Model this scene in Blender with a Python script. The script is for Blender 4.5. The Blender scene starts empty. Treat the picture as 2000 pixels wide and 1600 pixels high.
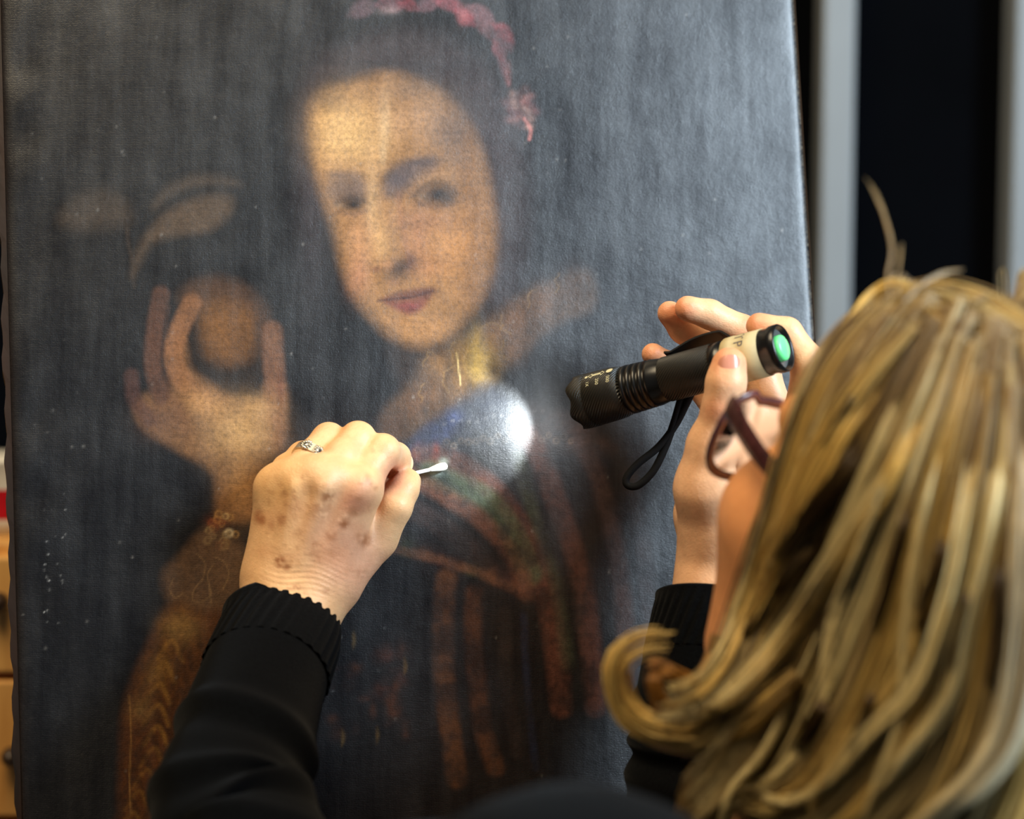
import bpy, math, random
import numpy as np
from mathutils import Matrix, Vector

random.seed(7)
rng = np.random.default_rng(7)
S = bpy.context.scene
COL = S.collection

# ------------------------------------------------------------------ camera
FPX = 80.0 / 36.0 * 2000.0            # focal length in pixels of a 2000 wide frame
CAM_LOC = np.array([0.0, -1.30, 1.50])
PITCH = math.radians(6.6)
RIGHT = np.array([1.0, 0.0, 0.0])
UP = np.array([0.0, math.sin(PITCH), math.cos(PITCH)])
FWD = np.array([0.0, math.cos(PITCH), -math.sin(PITCH)])
BASIS = np.stack([RIGHT, UP, FWD])     # rows: camera x, y, z axes in the world

cam_data = bpy.data.cameras.new('camera')
cam_data.lens = 80.0
cam_data.sensor_width = 36.0
cam_data.clip_start = 0.05
cam_data.dof.use_dof = True
cam_data.dof.focus_distance = 1.255
cam_data.dof.aperture_fstop = 4.5
cam = bpy.data.objects.new('camera', cam_data)
COL.objects.link(cam)
m = Matrix.Identity(4)
for i in range(3):
    m[i][0], m[i][1], m[i][2], m[i][3] = RIGHT[i], UP[i], -FWD[i], CAM_LOC[i]
cam.matrix_world = m
S.camera = cam


def W(p):
    """camera-aligned metres (right, up, forward) -> world"""
    return np.asarray(p, float) @ BASIS + CAM_LOC


def C(px, py, d):
    """the point at photograph position (px, py) and depth d, camera-aligned metres"""
    return np.array([(px - 1000.0) / FPX * d, (800.0 - py) / FPX * d, d])


def PX(p):
    p = np.asarray(p, float)
    return 1000.0 + p[..., 0] / p[..., 2] * FPX, 800.0 - p[..., 1] / p[..., 2] * FPX


def unit(v):
    v = np.asarray(v, float)
    return v / np.linalg.norm(v)


# ------------------------------------------------------------------ exposure, world and lights
S.view_settings.view_transform = 'Standard'
S.view_settings.look = 'None'
S.view_settings.gamma = 1.0
S.view_settings.use_curve_mapping = False
S.view_settings.exposure = 0.0

world = bpy.data.worlds.new('world')
S.world = world
world.use_nodes = True
world.node_tree.nodes['Background'].inputs['Color'].default_value = (0.75, 0.85, 1.0, 1)
world.node_tree.nodes['Background'].inputs['Strength'].default_value = 0.055


def area_light(name, pos, target, sx, sy, watts, colour):
    ld = bpy.data.lights.new(name, 'AREA')
    ld.shape = 'RECTANGLE'
    ld.size, ld.size_y = sx, sy
    ld.energy = watts
    ld.color = colour
    o = bpy.data.objects.new(name, ld)
    COL.objects.link(o)
    pw, tw = Vector(W(pos)), Vector(W(target))
    o.location = pw
    o.rotation_euler = (tw - pw).to_track_quat('-Z', 'Y').to_euler()
    return o


TGT = np.array([0.0, 0.0, 1.28])
# tall window to the right behind the photographer: its sheen is what veils the varnish
area_light('window_light', TGT + 1.75 * unit([0.78, 0.36, -0.51]), TGT, 0.5, 0.8, 57, (0.70, 0.86, 1.0))
# warm ceiling lamp above, a little to the left
area_light('ceiling_lamp', TGT + np.array([-0.40, 1.58, -0.88]), TGT, 1.3, 0.9, 45, (1.0, 0.80, 0.52))

# ------------------------------------------------------------------ helpers: objects


def link(o, parent=None, label=None, cat=None, group=None, kind=None):
    COL.objects.link(o)
    if parent is not None:
        o.parent = parent
        o.matrix_parent_inverse = parent.matrix_basis.inverted()
    if label:
        o['label'] = label
    if cat:
        o['category'] = cat
    if group:
        o['group'] = group
    if kind:
        o['kind'] = kind
    return o


def empty(name, pos_cam, label, cat, group=None):
    o = bpy.data.objects.new(name, None)
    o.empty_display_size = 0.02
    o.location = Vector(W(pos_cam))
    return link(o, None, label, cat, group)


def mesh_obj(name, V, Fc, mat, parent=None, smooth=True, space='cam', colors=None, uv=None, **tags):
    """V (n,3), Fc list of faces or int array (m,3|4)"""
    V = np.asarray(V, float)
    if space == 'cam':
        V = W(V)
    me = bpy.data.meshes.new(name)
    if isinstance(Fc, np.ndarray):
        k = Fc.shape[1]
        me.vertices.add(len(V))
        me.vertices.foreach_set('co', V.astype(np.float32).ravel())
        me.loops.add(Fc.size)
        me.loops.foreach_set('vertex_index', Fc.astype(np.int32).ravel())
        me.polygons.add(len(Fc))
        me.polygons.foreach_set('loop_start', np.arange(0, Fc.size, k, dtype=np.int32))
        me.update(calc_edges=True)
        me.validate()
    else:
        me.from_pydata([tuple(v) for v in V], [], [tuple(f) for f in Fc])
        me.update()
    me.polygons.foreach_set('use_smooth', np.full(len(me.polygons), smooth))
    if colors is not None:
        at = me.color_attributes.new('Col', 'FLOAT_COLOR', 'POINT')
        c4 = np.ones((len(V), 4), np.float32)
        c4[:, :3] = colors
        at.data.foreach_set('color', c4.ravel())
    if uv is not None:
        ul = me.uv_layers.new(name='UVMap')
        li = np.empty(len(me.loops), np.int32)
        me.loops.foreach_get('vertex_index', li)
        ul.data.foreach_set('uv', np.asarray(uv, np.float32)[li].ravel())
    me.materials.append(mat)
    o = bpy.data.objects.new(name, me)
    return link(o, parent, **tags)


def merge(parts):
    """[(V, F), ...] -> one (V, F) with list faces"""
    Vs, Fs, n = [], [], 0
    for V, Fc in parts:
        Vs.append(np.asarray(V, float))
        Fs += [tuple(int(i) + n for i in f) for f in Fc]
        n += len(V)
    return np.concatenate(Vs), Fs


def catmull(P, n=12, closed=False):
    P = np.asarray(P, float)
    out = []
    k = len(P)
    rngi = range(k) if closed else range(k - 1)
    t = np.linspace(0, 1, n, endpoint=False)[:, None]
    for i in rngi:
        if closed:
            a, b, c, d = P[(i - 1) % k], P[i], P[(i + 1) % k], P[(i + 2) % k]
        else:
            a = P[i - 1] if i > 0 else 2 * P[0] - P[1]
            b, c = P[i], P[i + 1]
            d = P[i + 2] if i + 2 < k else 2 * P[-1] - P[-2]
        out.append(0.5 * ((2 * b) + (-a + c) * t + (2 * a - 5 * b + 4 * c - d) * t ** 2 + (-a + 3 * b - 3 * c + d) * t ** 3))
    out = np.concatenate(out)
    if not closed:
        out = np.vstack([out, P[-1:]])
    return out


def frames(P, up0=(0, 0, -1)):
    """parallel transported frames along a path"""
    P = np.asarray(P, float)
    T = np.gradient(P, axis=0)
    T /= np.linalg.norm(T, axis=1)[:, None]
    n = np.asarray(up0, float)
    N = []
    for t in T:
        n = n - t * (n @ t)
        n = n / np.linalg.norm(n)
        N.append(n)
    N = np.array(N)
    B = np.cross(T, N)
    return T, N, B


def tube(P, ra, rb=None, nseg=16, cap=True, up0=(0, 0, -1), disp=None):
    """swept ellipse: ra along the frame normal, rb along the binormal; disp(i_fraction, angle) adds to the radius"""
    P = np.asarray(P, float)
    n = len(P)
    ra = np.broadcast_to(np.asarray(ra, float), (n,))
    rb = ra if rb is None else np.broadcast_to(np.asarray(rb, float), (n,))
    T, N, B = frames(P, up0)
    th = np.linspace(0, 2 * np.pi, nseg, endpoint=False)
    A, Th = np.meshgrid(np.linspace(0, 1, n), th, indexing='ij')
    D = disp(A, Th) if disp is not None else np.zeros_like(A)
    V = (P[:, None, :] + ((ra[:, None] + D) * np.cos(Th))[..., None] * N[:, None, :]
         + ((rb[:, None] + D) * np.sin(Th))[..., None] * B[:, None, :]).reshape(-1, 3)
    Fc = []
    for i in range(n - 1):
        for j in range(nseg):
            j2 = (j + 1) % nseg
            Fc.append((i * nseg + j, i * nseg + j2, (i + 1) * nseg + j2, (i + 1) * nseg + j))
    if cap:
        Fc.append(tuple(range(nseg - 1, -1, -1)))
        Fc.append(tuple((n - 1) * nseg + j for j in range(nseg)))
    return V, Fc


def box(c, ax, half):
    """c centre, ax 3x3 rows axes, half sizes"""
    ax = np.asarray(ax, float)
    V = []
    for sx in (-1, 1):
        for sy in (-1, 1):
            for sz in (-1, 1):
                V.append(np.asarray(c) + sx * half[0] * ax[0] + sy * half[1] * ax[1] + sz * half[2] * ax[2])
    Fc = [(0, 1, 3, 2), (4, 6, 7, 5), (0, 4, 5, 1), (2, 3, 7, 6), (0, 2, 6, 4), (1, 5, 7, 3)]
    return np.array(V), Fc


def bevel_box(name, c, ax, half, mat, parent=None, bevel=0.002, space='cam', **tags):
    V, Fc = box(c, ax, half)
    if np.linalg.det(np.asarray(ax, float)) < 0:
        Fc = [f[::-1] for f in Fc]
    o = mesh_obj(name, V, Fc, mat, parent, smooth=False, space=space, **tags)
    b = o.modifiers.new('bevel', 'BEVEL')
    b.width = bevel
    b.segments = 2
    return o


def ellipsoid(c, ax, r, nu=16, nv=10):
    V, Fc = [], []
    ax = np.asarray(ax, float)
    for i in range(nv + 1):
        ph = math.pi * i / nv
        for j in range(nu):
            th = 2 * math.pi * j / nu
            q = np.array([r[0] * math.sin(ph) * math.cos(th), r[1] * math.sin(ph) * math.sin(th), r[2] * math.cos(ph)])
            V.append(np.asarray(c) + q @ ax)
    for i in range(nv):
        for j in range(nu):
            j2 = (j + 1) % nu
            Fc.append((i * nu + j, (i + 1) * nu + j, (i + 1) * nu + j2, i * nu + j2))
    return np.array(V), Fc


# ------------------------------------------------------------------ helpers: signed-distance sculpting


def d_cone(P, a, b, ra, rb):
    a, b = np.asarray(a, float), np.asarray(b, float)
    ab = b - a
    L2 = max(ab @ ab, 1e-12)
    t = np.clip(((P - a) @ ab) / L2, 0, 1)
    q = P - a - t[..., None] * ab
    return np.sqrt((q * q).sum(-1)) - (ra + (rb - ra) * t)


def d_ell(P, c, ax, r):
    q = (P - np.asarray(c)) @ np.asarray(ax, float).T
    r = np.asarray(r, float)
    k0 = np.sqrt(((q / r) ** 2).sum(-1))
    k1 = np.sqrt(((q / (r * r)) ** 2).sum(-1)) + 1e-9
    return k0 * (k0 - 1.0) / k1


class Field:
    def __init__(self, lo, hi, h):
        self.lo, self.h = np.asarray(lo, float), h
        n = np.ceil((np.asarray(hi) - self.lo) / h).astype(int) + 1
        self.n = n
        self.ax = [self.lo[i] + h * np.arange(n[i]) for i in range(3)]
        self.D = np.full(tuple(n), 0.05, np.float32)

    def _sub(self, lo, hi):
        sl = []
        for i in range(3):
            a = max(0, int((lo[i] - self.lo[i]) / self.h) - 1)
            b = min(self.n[i], int((hi[i] - self.lo[i]) / self.h) + 3)
            if b <= a:
                return None, None
            sl.append(slice(a, b))
        g = np.stack(np.meshgrid(*[self.ax[i][sl[i]] for i in range(3)], indexing='ij'), -1)
        return tuple(sl), g

    def add(self, d, sl, k, sub=False):
        a = self.D[sl]
        if sub:
            d = -d
            h = np.maximum(k - np.abs(a - d), 0) / k
            self.D[sl] = np.maximum(a, d) + h * h * k * 0.25
        else:
            h = np.maximum(k - np.abs(a - d), 0) / k
            self.D[sl] = np.minimum(a, d) - h * h * k * 0.25

    def cone(self, a, b, ra, rb, k=0.004, sub=False):
        R = max(ra, rb) + k + 0.004
        a, b = np.asarray(a, float), np.asarray(b, float)
        sl, g = self._sub(np.minimum(a, b) - R, np.maximum(a, b) + R)
        if sl is not None:
            self.add(d_cone(g, a, b, ra, rb).astype(np.float32), sl, k, sub)

    def chain(self, pts, rad, k=0.004, kin=0.003):
        """one finger: its own cones joined smoothly, then merged with blend k"""
        pts = np.asarray(pts, float)
        R = max(rad) + k + 0.004
        sl, g = self._sub(pts.min(0) - R, pts.max(0) + R)
        if sl is None:
            return
        d = None
        for i in range(len(pts) - 1):
            e = d_cone(g, pts[i], pts[i + 1], rad[i], rad[i + 1])
            if d is None:
                d = e
            else:
                h = np.maximum(kin - np.abs(d - e), 0) / kin
                d = np.minimum(d, e) - h * h * kin * 0.25
        self.add(d.astype(np.float32), sl, k)

    def ell(self, c, ax, r, k=0.004, sub=False):
        R = max(r) + k + 0.004
        c = np.asarray(c, float)
        sl, g = self._sub(c - R, c + R)
        if sl is not None:
            self.add(d_ell(g, c, ax, r).astype(np.float32), sl, k, sub)

    def mesh(self, smooth=2):
        D = self.D
        s = D < 0
        n = D.shape
        cnt = np.zeros((n[0] - 1, n[1] - 1, n[2] - 1), np.uint8)
        for i in (0, 1):
            for j in (0, 1):
                for k in (0, 1):
                    cnt += s[i:n[0] - 1 + i, j:n[1] - 1 + j, k:n[2] - 1 + k]
        mixed = (cnt > 0) & (cnt < 8)
        cells = np.argwhere(mixed)
        idx = np.full(mixed.shape, -1, np.int64)
        idx[mixed] = np.arange(len(cells))
        acc = np.zeros((len(cells), 3))
        num = np.zeros(len(cells))
        corners = [(i, j, k) for i in (0, 1) for j in (0, 1) for k in (0, 1)]
        for a in corners:
            for ax in range(3):
                if a[ax] == 0:
                    b = list(a)
                    b[ax] = 1
                    da = D[cells[:, 0] + a[0], cells[:, 1] + a[1], cells[:, 2] + a[2]]
                    db = D[cells[:, 0] + b[0], cells[:, 1] + b[1], cells[:, 2] + b[2]]
                    mk = (da < 0) != (db < 0)
                    t = da[mk] / (da[mk] - db[mk])
                    p = np.tile(np.array(a, float), (mk.sum(), 1))
                    p[:, ax] += t
                    acc[mk] += p
                    num[mk] += 1
        V = self.lo + self.h * (cells + acc / num[:, None])
        quads = []
        for ax in range(3):
            u, v = (ax + 1) % 3, (ax + 2) % 3
            sa = np.take(s, range(0, n[ax] - 1), ax)
            sb = np.take(s, range(1, n[ax]), ax)
            e = np.argwhere(sa != sb)
            ok = (e[:, u] >= 1) & (e[:, v] >= 1) & (e[:, u] <= n[u] - 2) & (e[:, v] <= n[v] - 2)
            e = e[ok]
            inside = s[e[:, 0], e[:, 1], e[:, 2]]
            off = np.zeros((4, 3), int)
            off[0, u] = -1; off[0, v] = -1
            off[1, v] = -1
            off[3, u] = -1
            q = np.stack([idx[tuple((e + o).T)] for o in off], 1)
            q[~inside] = q[~inside][:, ::-1]
            quads.append(q)
        Q = np.concatenate(quads)
        Q = Q[(Q >= 0).all(1)]
        for _ in range(smooth):
            accv = np.zeros_like(V)
            c = np.zeros(len(V))
            for i in range(4):
                a, b = Q[:, i], Q[:, (i + 1) % 4]
                np.add.at(accv, a, V[b]); np.add.at(c, a, 1)
                np.add.at(accv, b, V[a]); np.add.at(c, b, 1)
            V = 0.5 * V + 0.5 * accv / np.maximum(c, 1)[:, None]
        return V, Q


# ------------------------------------------------------------------ helpers: materials


def lin(r, g=None, b=None):
    if g is None:
        r, g, b = r
    f = lambda c: (c / 255 / 12.92) if c / 255 <= 0.04045 else ((c / 255 + 0.055) / 1.055) ** 2.4
    return np.array([f(r), f(g), f(b)])


class NT:
    def __init__(self, name):
        self.mat = bpy.data.materials.new(name)
        self.mat.use_nodes = True
        self.t = self.mat.node_tree
        self.bsdf = self.t.nodes['Principled BSDF']

    def n(self, typ, **props):
        nd = self.t.nodes.new(typ)
        ins = props.pop('ins', {})
        for k, v in props.items():
            setattr(nd, k, v)
        for k, v in ins.items():
            self.set(nd.inputs[k], v)
        return nd

    def set(self, sock, v):
        if isinstance(v, bpy.types.NodeSocket):
            self.t.links.new(v, sock)
        elif isinstance(v, (tuple, list, np.ndarray)) and len(v) == 3 and sock.type == 'RGBA':
            sock.default_value = (*[float(x) for x in v], 1)
        else:
            sock.default_value = v

    def p(self, **kw):
        names = {'color': 'Base Color', 'rough': 'Roughness', 'metal': 'Metallic', 'spec': 'Specular IOR Level', 'normal': 'Normal',
                 'sss': 'Subsurface Weight', 'sss_r': 'Subsurface Radius', 'sss_s': 'Subsurface Scale', 'sheen': 'Sheen Weight', 'coat': 'Coat Weight',
                 'coat_rough': 'Coat Roughness', 'trans': 'Transmission Weight', 'ior': 'IOR', 'aniso': 'Anisotropic', 'emit': 'Emission Color',
                 'emit_s': 'Emission Strength'}
        for k, v in kw.items():
            self.set(self.bsdf.inputs[names[k]], v)
        return self.mat

    def obj(self):
        return self.n('ShaderNodeTexCoord').outputs['Object']

    def mapped(self, vec, scale=(1, 1, 1), rot=(0, 0, 0)):
        return self.n('ShaderNodeMapping', ins={'Vector': vec, 'Scale': scale, 'Rotation': rot}).outputs['Vector']

    def noise(self, vec, scale, detail=4, rough=0.55, dist=0.0):
        return self.n('ShaderNodeTexNoise', ins={'Vector': vec, 'Scale': scale, 'Detail': detail, 'Roughness': rough, 'Distortion': dist}).outputs['Fac']

    def ramp(self, fac, stops):
        r = self.n('ShaderNodeValToRGB', ins={'Fac': fac})
        e = r.color_ramp.elements
        while len(e) < len(stops):
            e.new(0.5)
        for el, (pos, c) in zip(e, stops):
            el.position = pos
            c = (c, c, c) if isinstance(c, (int, float)) else c
            el.color = (*[float(x) for x in c], 1)
        return r.outputs['Color']

    def mix(self, a, b, fac, mode='MIX'):
        nd = self.n('ShaderNodeMix', data_type='RGBA', blend_type=mode)
        self.set(nd.inputs[0], fac)
        self.set(nd.inputs[6], a)
        self.set(nd.inputs[7], b)
        return nd.outputs[2]

    def math(self, op, a, b=0.0):
        nd = self.n('ShaderNodeMath', operation=op)
        self.set(nd.inputs[0], a)
        self.set(nd.inputs[1], b)
        return nd.outputs[0]

    def bump(self, h, strength=0.3, dist=0.001, normal=None):
        ins = {'Height': h, 'Strength': strength, 'Distance': dist}
        if normal is not None:
            ins['Normal'] = normal
        return self.n('ShaderNodeBump', ins=ins).outputs['Normal']

    def attr(self, name='Col'):
        return self.n('ShaderNodeAttribute', attribute_name=name).outputs['Color']


def plain(name, rgb, rough=0.5, metal=0.0, spec=0.5, var=0.12, scale=60, bump=0.0, **kw):
    t = NT(name)
    o = t.obj()
    nz = t.noise(o, scale, 5)
    c = lin(rgb)
    col = t.ramp(nz, [(0.3, tuple(c * (1 - var))), (0.7, tuple(np.minimum(c * (1 + var), 1)))])
    t.p(color=col, rough=rough, metal=metal, spec=spec, **kw)
    if bump:
        t.p(normal=t.bump(t.noise(o, scale * 8, 3), bump, 0.0005))
    return t.mat


M = {}
# varnished canvas: pigment from the painted point colours, weave and craquelure as relief
t = NT('varnished_canvas')
o = t.obj()
pig = t.attr('Col')
fine = t.noise(o, 1100, 3, 0.7)
mid = t.noise(o, 160, 5, 0.65)
streak = t.noise(t.mapped(o, (70, 1, 9)), 1.0, 6, 0.68)
streak2 = t.noise(t.mapped(o, (9, 1, 220)), 1.0, 4, 0.6)
big = t.noise(o, 24, 6, 0.7)
gr = t.ramp(t.noise(o, 420, 5, 0.75), [(0.34, 0.42), (0.5, 0.95), (0.66, 1.38)])
pc = t.mix(pig, gr, 0.6, 'MULTIPLY')
pc = t.mix(pc, t.ramp(streak2, [(0.3, 0.75), (0.6, 1.1)]), 0.5, 'MULTIPLY')
wx = t.n('ShaderNodeTexWave', wave_type='BANDS', bands_direction='X', ins={'Vector': o, 'Scale': 330, 'Distortion': 2.0, 'Detail': 2, 'Detail Scale': 2.0}).outputs['Fac']
wz = t.n('ShaderNodeTexWave', wave_type='BANDS', bands_direction='Z', ins={'Vector': o, 'Scale': 330, 'Distortion': 2.0, 'Detail': 2, 'Detail Scale': 2.0}).outputs['Fac']
weave = t.math('ADD', t.math('MULTIPLY', wx, 0.25), t.math('MULTIPLY', wz, 0.45))
relief = t.math('ADD', t.math('MULTIPLY', weave, 0.55), t.math('MULTIPLY', fine, 1.5))
relief = t.math('ADD', relief, t.math('MULTIPLY', mid, 2.2))
nrm = t.bump(relief, 0.55, 0.00014)
nrm = t.bump(t.noise(o, 30, 4, 0.6), 0.25, 0.0010, nrm)
ro = t.ramp(t.math('ADD', t.math('MULTIPLY', streak, 0.6), t.math('MULTIPLY', big, 0.4)), [(0.35, 0.35), (0.65, 0.42)])
sp = t.ramp(t.math('ADD', t.math('MULTIPLY', streak, 0.55), t.math('MULTIPLY', big, 0.45)), [(0.34, 0.34), (0.64, 1.0)])
t.p(color=pc, rough=ro, spec=sp, normal=nrm)
M['canvas'] = t.mat

t = NT('skin')
o = t.obj()
sc = t.attr('Col')
sc = t.mix(sc, t.ramp(t.noise(o, 130, 5, 0.6), [(0.3, (0.86, 0.80, 0.76)), (0.7, (1.08, 1.06, 1.04))]), 0.7, 'MULTIPLY')
wr = t.n('ShaderNodeTexVoronoi', feature='DISTANCE_TO_EDGE', ins={'Vector': t.mapped(o, (1, 1, 2.2), (0.0, 0.5, 0.0)), 'Scale': 480}).outputs['Distance']
nb = t.bump(t.math('ADD', t.math('MULTIPLY', wr, 0.5), t.math('MULTIPLY', t.noise(o, 420, 4), 0.8)), 0.30, 0.0008)
t.p(color=sc, rough=0.46, spec=0.42, sss=0.12, sss_r=(0.9, 0.35, 0.2), sss_s=0.006, normal=nb)
M['skin'] = t.mat

t = NT('hair')
o = t.obj()
t.p(color=t.mix(t.attr('Col'), t.ramp(t.noise(o, 90, 3), [(0.3, 0.8), (0.7, 1.15)]), 0.6, 'MULTIPLY'), rough=0.42, spec=0.5)
M['hair'] = t.mat

t = NT('black_wool')
o = t.obj()
kn = t.noise(o, 700, 3, 0.7)
t.p(color=t.ramp(kn, [(0.3, tuple(lin(2, 2, 3))), (0.75, tuple(lin(8, 10, 12)))]), rough=0.95, spec=0.05, sheen=0.03, normal=t.bump(kn, 0.5, 0.001))
M['wool'] = t.mat

t = NT('knurled_black')
uv = t.n('ShaderNodeTexCoord').outputs['UV']
kw = t.n('ShaderNodeTexWave', wave_type='BANDS', bands_direction='X', ins={'Vector': t.mapped(uv, (1, 1, 1), (0, 0, 0.85)), 'Scale': 1.3, 'Distortion': 0.0}).outputs['Fac']
t.p(color=tuple(lin(30, 30, 26)), rough=0.40, metal=0.0, spec=0.5, normal=t.bump(kw, 0.8, 0.0006))
M['knurl'] = t.mat
M['black_metal'] = plain('black_anodised', (17, 17, 17), 0.28, 0.0, 0.55)
M['grey_metal'] = plain('grey_metal', (120, 122, 120), 0.35, 0.6)
M['silver'] = plain('silver', (206, 203, 192), 0.28, 1.0, scale=300)
M['dark_stone'] = plain('dark_stone', (22, 20, 18), 0.15)
M['tape'] = plain('masking_tape', (190, 172, 128), 0.6, var=0.06, scale=200, bump=0.15)
M['ink'] = plain('ink', (96, 92, 92), 0.7)
M['print'] = plain('white_print', (214, 208, 170), 0.6)
M['green'] = plain('green_rubber', (120, 255, 150), 0.35, var=0.03)
M['cord'] = plain('black_cord', (11, 11, 12), 0.8, spec=0.2, scale=500, bump=0.4)
M['swab_stick'] = plain('white_paper_stick', (238, 236, 230), 0.55, var=0.03)
M['cotton'] = plain('cotton', (242, 240, 228), 0.95, spec=0.1, var=0.05, scale=400, bump=0.5)
M['nail'] = plain('fingernail', (206, 140, 116), 0.25, var=0.05)
M['tortoise'] = plain('tortoiseshell', (66, 36, 36), 0.2, var=0.55, scale=160)
M['rim'] = plain('translucent_plum', (96, 62, 70), 0.2, var=0.3, scale=100, trans=0.25)
M['eye'] = plain('eye_white', (232, 226, 218), 0.15, var=0.03)
M['iris'] = plain('iris', (70, 82, 84), 0.15)
M['lip'] = plain('lip', (176, 96, 88), 0.4)
M['trouser'] = plain('dark_trousers', (24, 25, 30), 0.9, spec=0.1, bump=0.2)
M['shoe'] = plain('black_leather', (18, 17, 17), 0.4)
t = NT('lens_glass')
t.p(color=(1.0, 0.97, 0.97), rough=0.01, trans=1.0, ior=1.06)
M['lens'] = t.mat
t = NT('torch_lamp')
t.p(color=(1, 1, 1), emit=(0.86, 0.95, 1.0), emit_s=14.0)
M['lamp'] = t.mat


def wood(name, dark, light, rough=0.5, scale=18):
    t = NT(name)
    o = t.obj()
    g = t.noise(t.mapped(o, (14, 14, 1.2)), scale / 4, 6, 0.6, 0.6)
    t.p(color=t.ramp(g, [(0.3, tuple(lin(dark))), (0.7, tuple(lin(light)))]), rough=rough, normal=t.bump(g, 0.2, 0.001))
    return t.mat


M['pine'] = wood('orange_pine', (196, 136, 66), (230, 178, 104))
M['brown_wood'] = wood('worn_brown_wood', (20, 11, 6), (44, 24, 13))
M['stretcher'] = wood('old_stretcher_wood', (96, 68, 42), (140, 104, 68))
M['beech'] = wood('beech', (150, 104, 60), (186, 138, 86))
M['knot'] = plain('dark_knob', (52, 36, 24), 0.4)
M['wall'] = plain('black_wall_cloth', (4, 5, 8), 0.95, spec=0.05, var=0.2, scale=6)
M['post'] = plain('grey_paint', (142, 148, 152), 0.6, var=0.05, scale=8)
M['floor'] = plain('grey_floor', (92, 90, 88), 0.5, scale=10)
M['red'] = plain('red_enamel', (186, 20, 34), 0.35)
M['white'] = plain('white_enamel', (222, 220, 214), 0.4)
M['steel'] = plain('dark_steel', (60, 62, 66), 0.4, 0.7)

# ------------------------------------------------------------------ the setting
wx_ax = np.eye(3)
WALL_Y = 1.05
mesh_obj('floor', [(-4, -4, 0), (4, -4, 0), (4, 4, 0), (-4, 4, 0)], [(0, 1, 2, 3)], M['floor'], smooth=False, space='world', kind='structure')
mesh_obj('wall_back', *box((0, WALL_Y + 0.05, 1.4), wx_ax, (4, 0.05, 1.4)), M['wall'], smooth=False, space='world', kind='structure')
for i, (xl, xr) in enumerate(((1598, 1661), (1968, 2036))):
    d = WALL_Y - 0.05 + 1.30
    p = W(C((xl + xr) / 2, 300, d))
    hw = (xr - xl) / 2 / FPX * d
    o = bevel_box('trim_%d' % (i + 1), (p[0], WALL_Y - 0.03, 1.4), wx_ax, (hw, 0.03, 1.4), M['post'], bevel=0.004, space='world', kind='structure')
    o['label'] = ('grey upright post on the black wall beside the canvas', 'grey upright post at the right-hand end of the black wall')[i]

# ------------------------------------------------------------------ the painting
PU = unit([-2140 / FPX, 44700 / FPX, 1.0]) * 1.0
PU = unit(np.array([-0.0477, 0.994, 0.0988]))
world_up_cam = BASIS @ np.array([0, 0, 1.0])
PH = -unit(np.cross(PU, world_up_cam))
if PH[0] < 0:
    PH = -PH
PN = unit(np.cross(PH, PU))
if PN[2] > 0:
    PN = -PN                       # towards the camera
P0 = C(870, 912, 1.283)


def on_plane(px, py, lift=0.0):
    r = C(px, py, 1.0)
    dd = ((P0 + lift * PN) @ PN) / (r @ PN)
    return r * dd


def plane_uv(p):
    return (p - P0) @ PH, (p - P0) @ PU


uL = 0.5 * (plane_uv(on_plane(8, 300))[0] + plane_uv(on_plane(43, 1600))[0])
uR = 0.5 * (plane_uv(on_plane(1553, 0))[0] + plane_uv(on_plane(1590, 620))[0])
vT = plane_uv(on_plane(800, -150))[1]
vB = plane_uv(on_plane(800, 2060))[1]
NX, NY = 600, 720
us, vs = np.linspace(uL, uR, NX), np.linspace(vB, vT, NY)
UU, VV = np.meshgrid(us, vs, indexing='ij')
edge = np.minimum(np.minimum(UU - uL, uR - UU), np.minimum(VV - vB, vT - VV))
# the slack, lumpy cloth along the left edge and the rounded turnover
bulge = 0.00035 * np.sin(VV * 95 + 2 * np.sin(VV * 31)) * np.exp(-((UU - uL - 0.010) / 0.010) ** 2) \
    + 0.0002 * np.sin(VV * 57 + UU * 40) * np.exp(-((UU - uL - 0.022) / 0.014) ** 2)
turn = -0.0022 * np.exp(-edge / 0.0018)
CV = P0 + UU[..., None] * PH + VV[..., None] * PU + (bulge + turn)[..., None] * PN
CV = CV.reshape(-1, 3)
gi = np.arange(NX * NY).reshape(NX, NY)
CF = np.stack([gi[:-1, :-1], gi[1:, :-1], gi[1:, 1:], gi[:-1, 1:]], -1).reshape(-1, 4)
qx, qy = PX(CV)
PC = np.tile(lin(13, 12, 15), (len(CV), 1))


def sstep(x, a, b):
    t = np.clip((x - a) / (b - a), 0, 1)
    return t * t * (3 - 2 * t)


def sel(pts, pad):
    pts = np.asarray(pts, float)
    return np.nonzero((qx > pts[:, 0].min() - pad) & (qx < pts[:, 0].max() + pad) & (qy > pts[:, 1].min() - pad) & (qy < pts[:, 1].max() + pad))[0]


def seg_dist(X, Y, pts, closed):
    best = np.full(X.shape, 1e9)
    bt = np.zeros(X.shape)
    inside = np.zeros(X.shape, bool)
    n = len(pts)
    for i in range(n if closed else n - 1):
        a, b = pts[i], pts[(i + 1) % n]
        dx, dy = b - a
        L2 = dx * dx + dy * dy + 1e-9
        t = np.clip(((X - a[0]) * dx + (Y - a[1]) * dy) / L2, 0, 1)
        d = np.hypot(X - a[0] - t * dx, Y - a[1] - t * dy)
        mk = d < best
        best[mk] = d[mk]
        bt[mk] = (i + t[mk]) / max(n - 1, 1)
        if closed:
            c = ((a[1] > Y) != (b[1] > Y)) & (X < (b[0] - a[0]) * (Y - a[1]) / (b[1] - a[1] + 1e-12) + a[0])
            inside ^= c
    return best, bt, inside


def put(ii, mask, rgb):
    c = lin(rgb)
    if BREAK:
        mask = mask * (1 - BREAK + BREAK * NZ[ii])
    PC[ii] += (c - PC[ii]) * mask[:, None]


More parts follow.
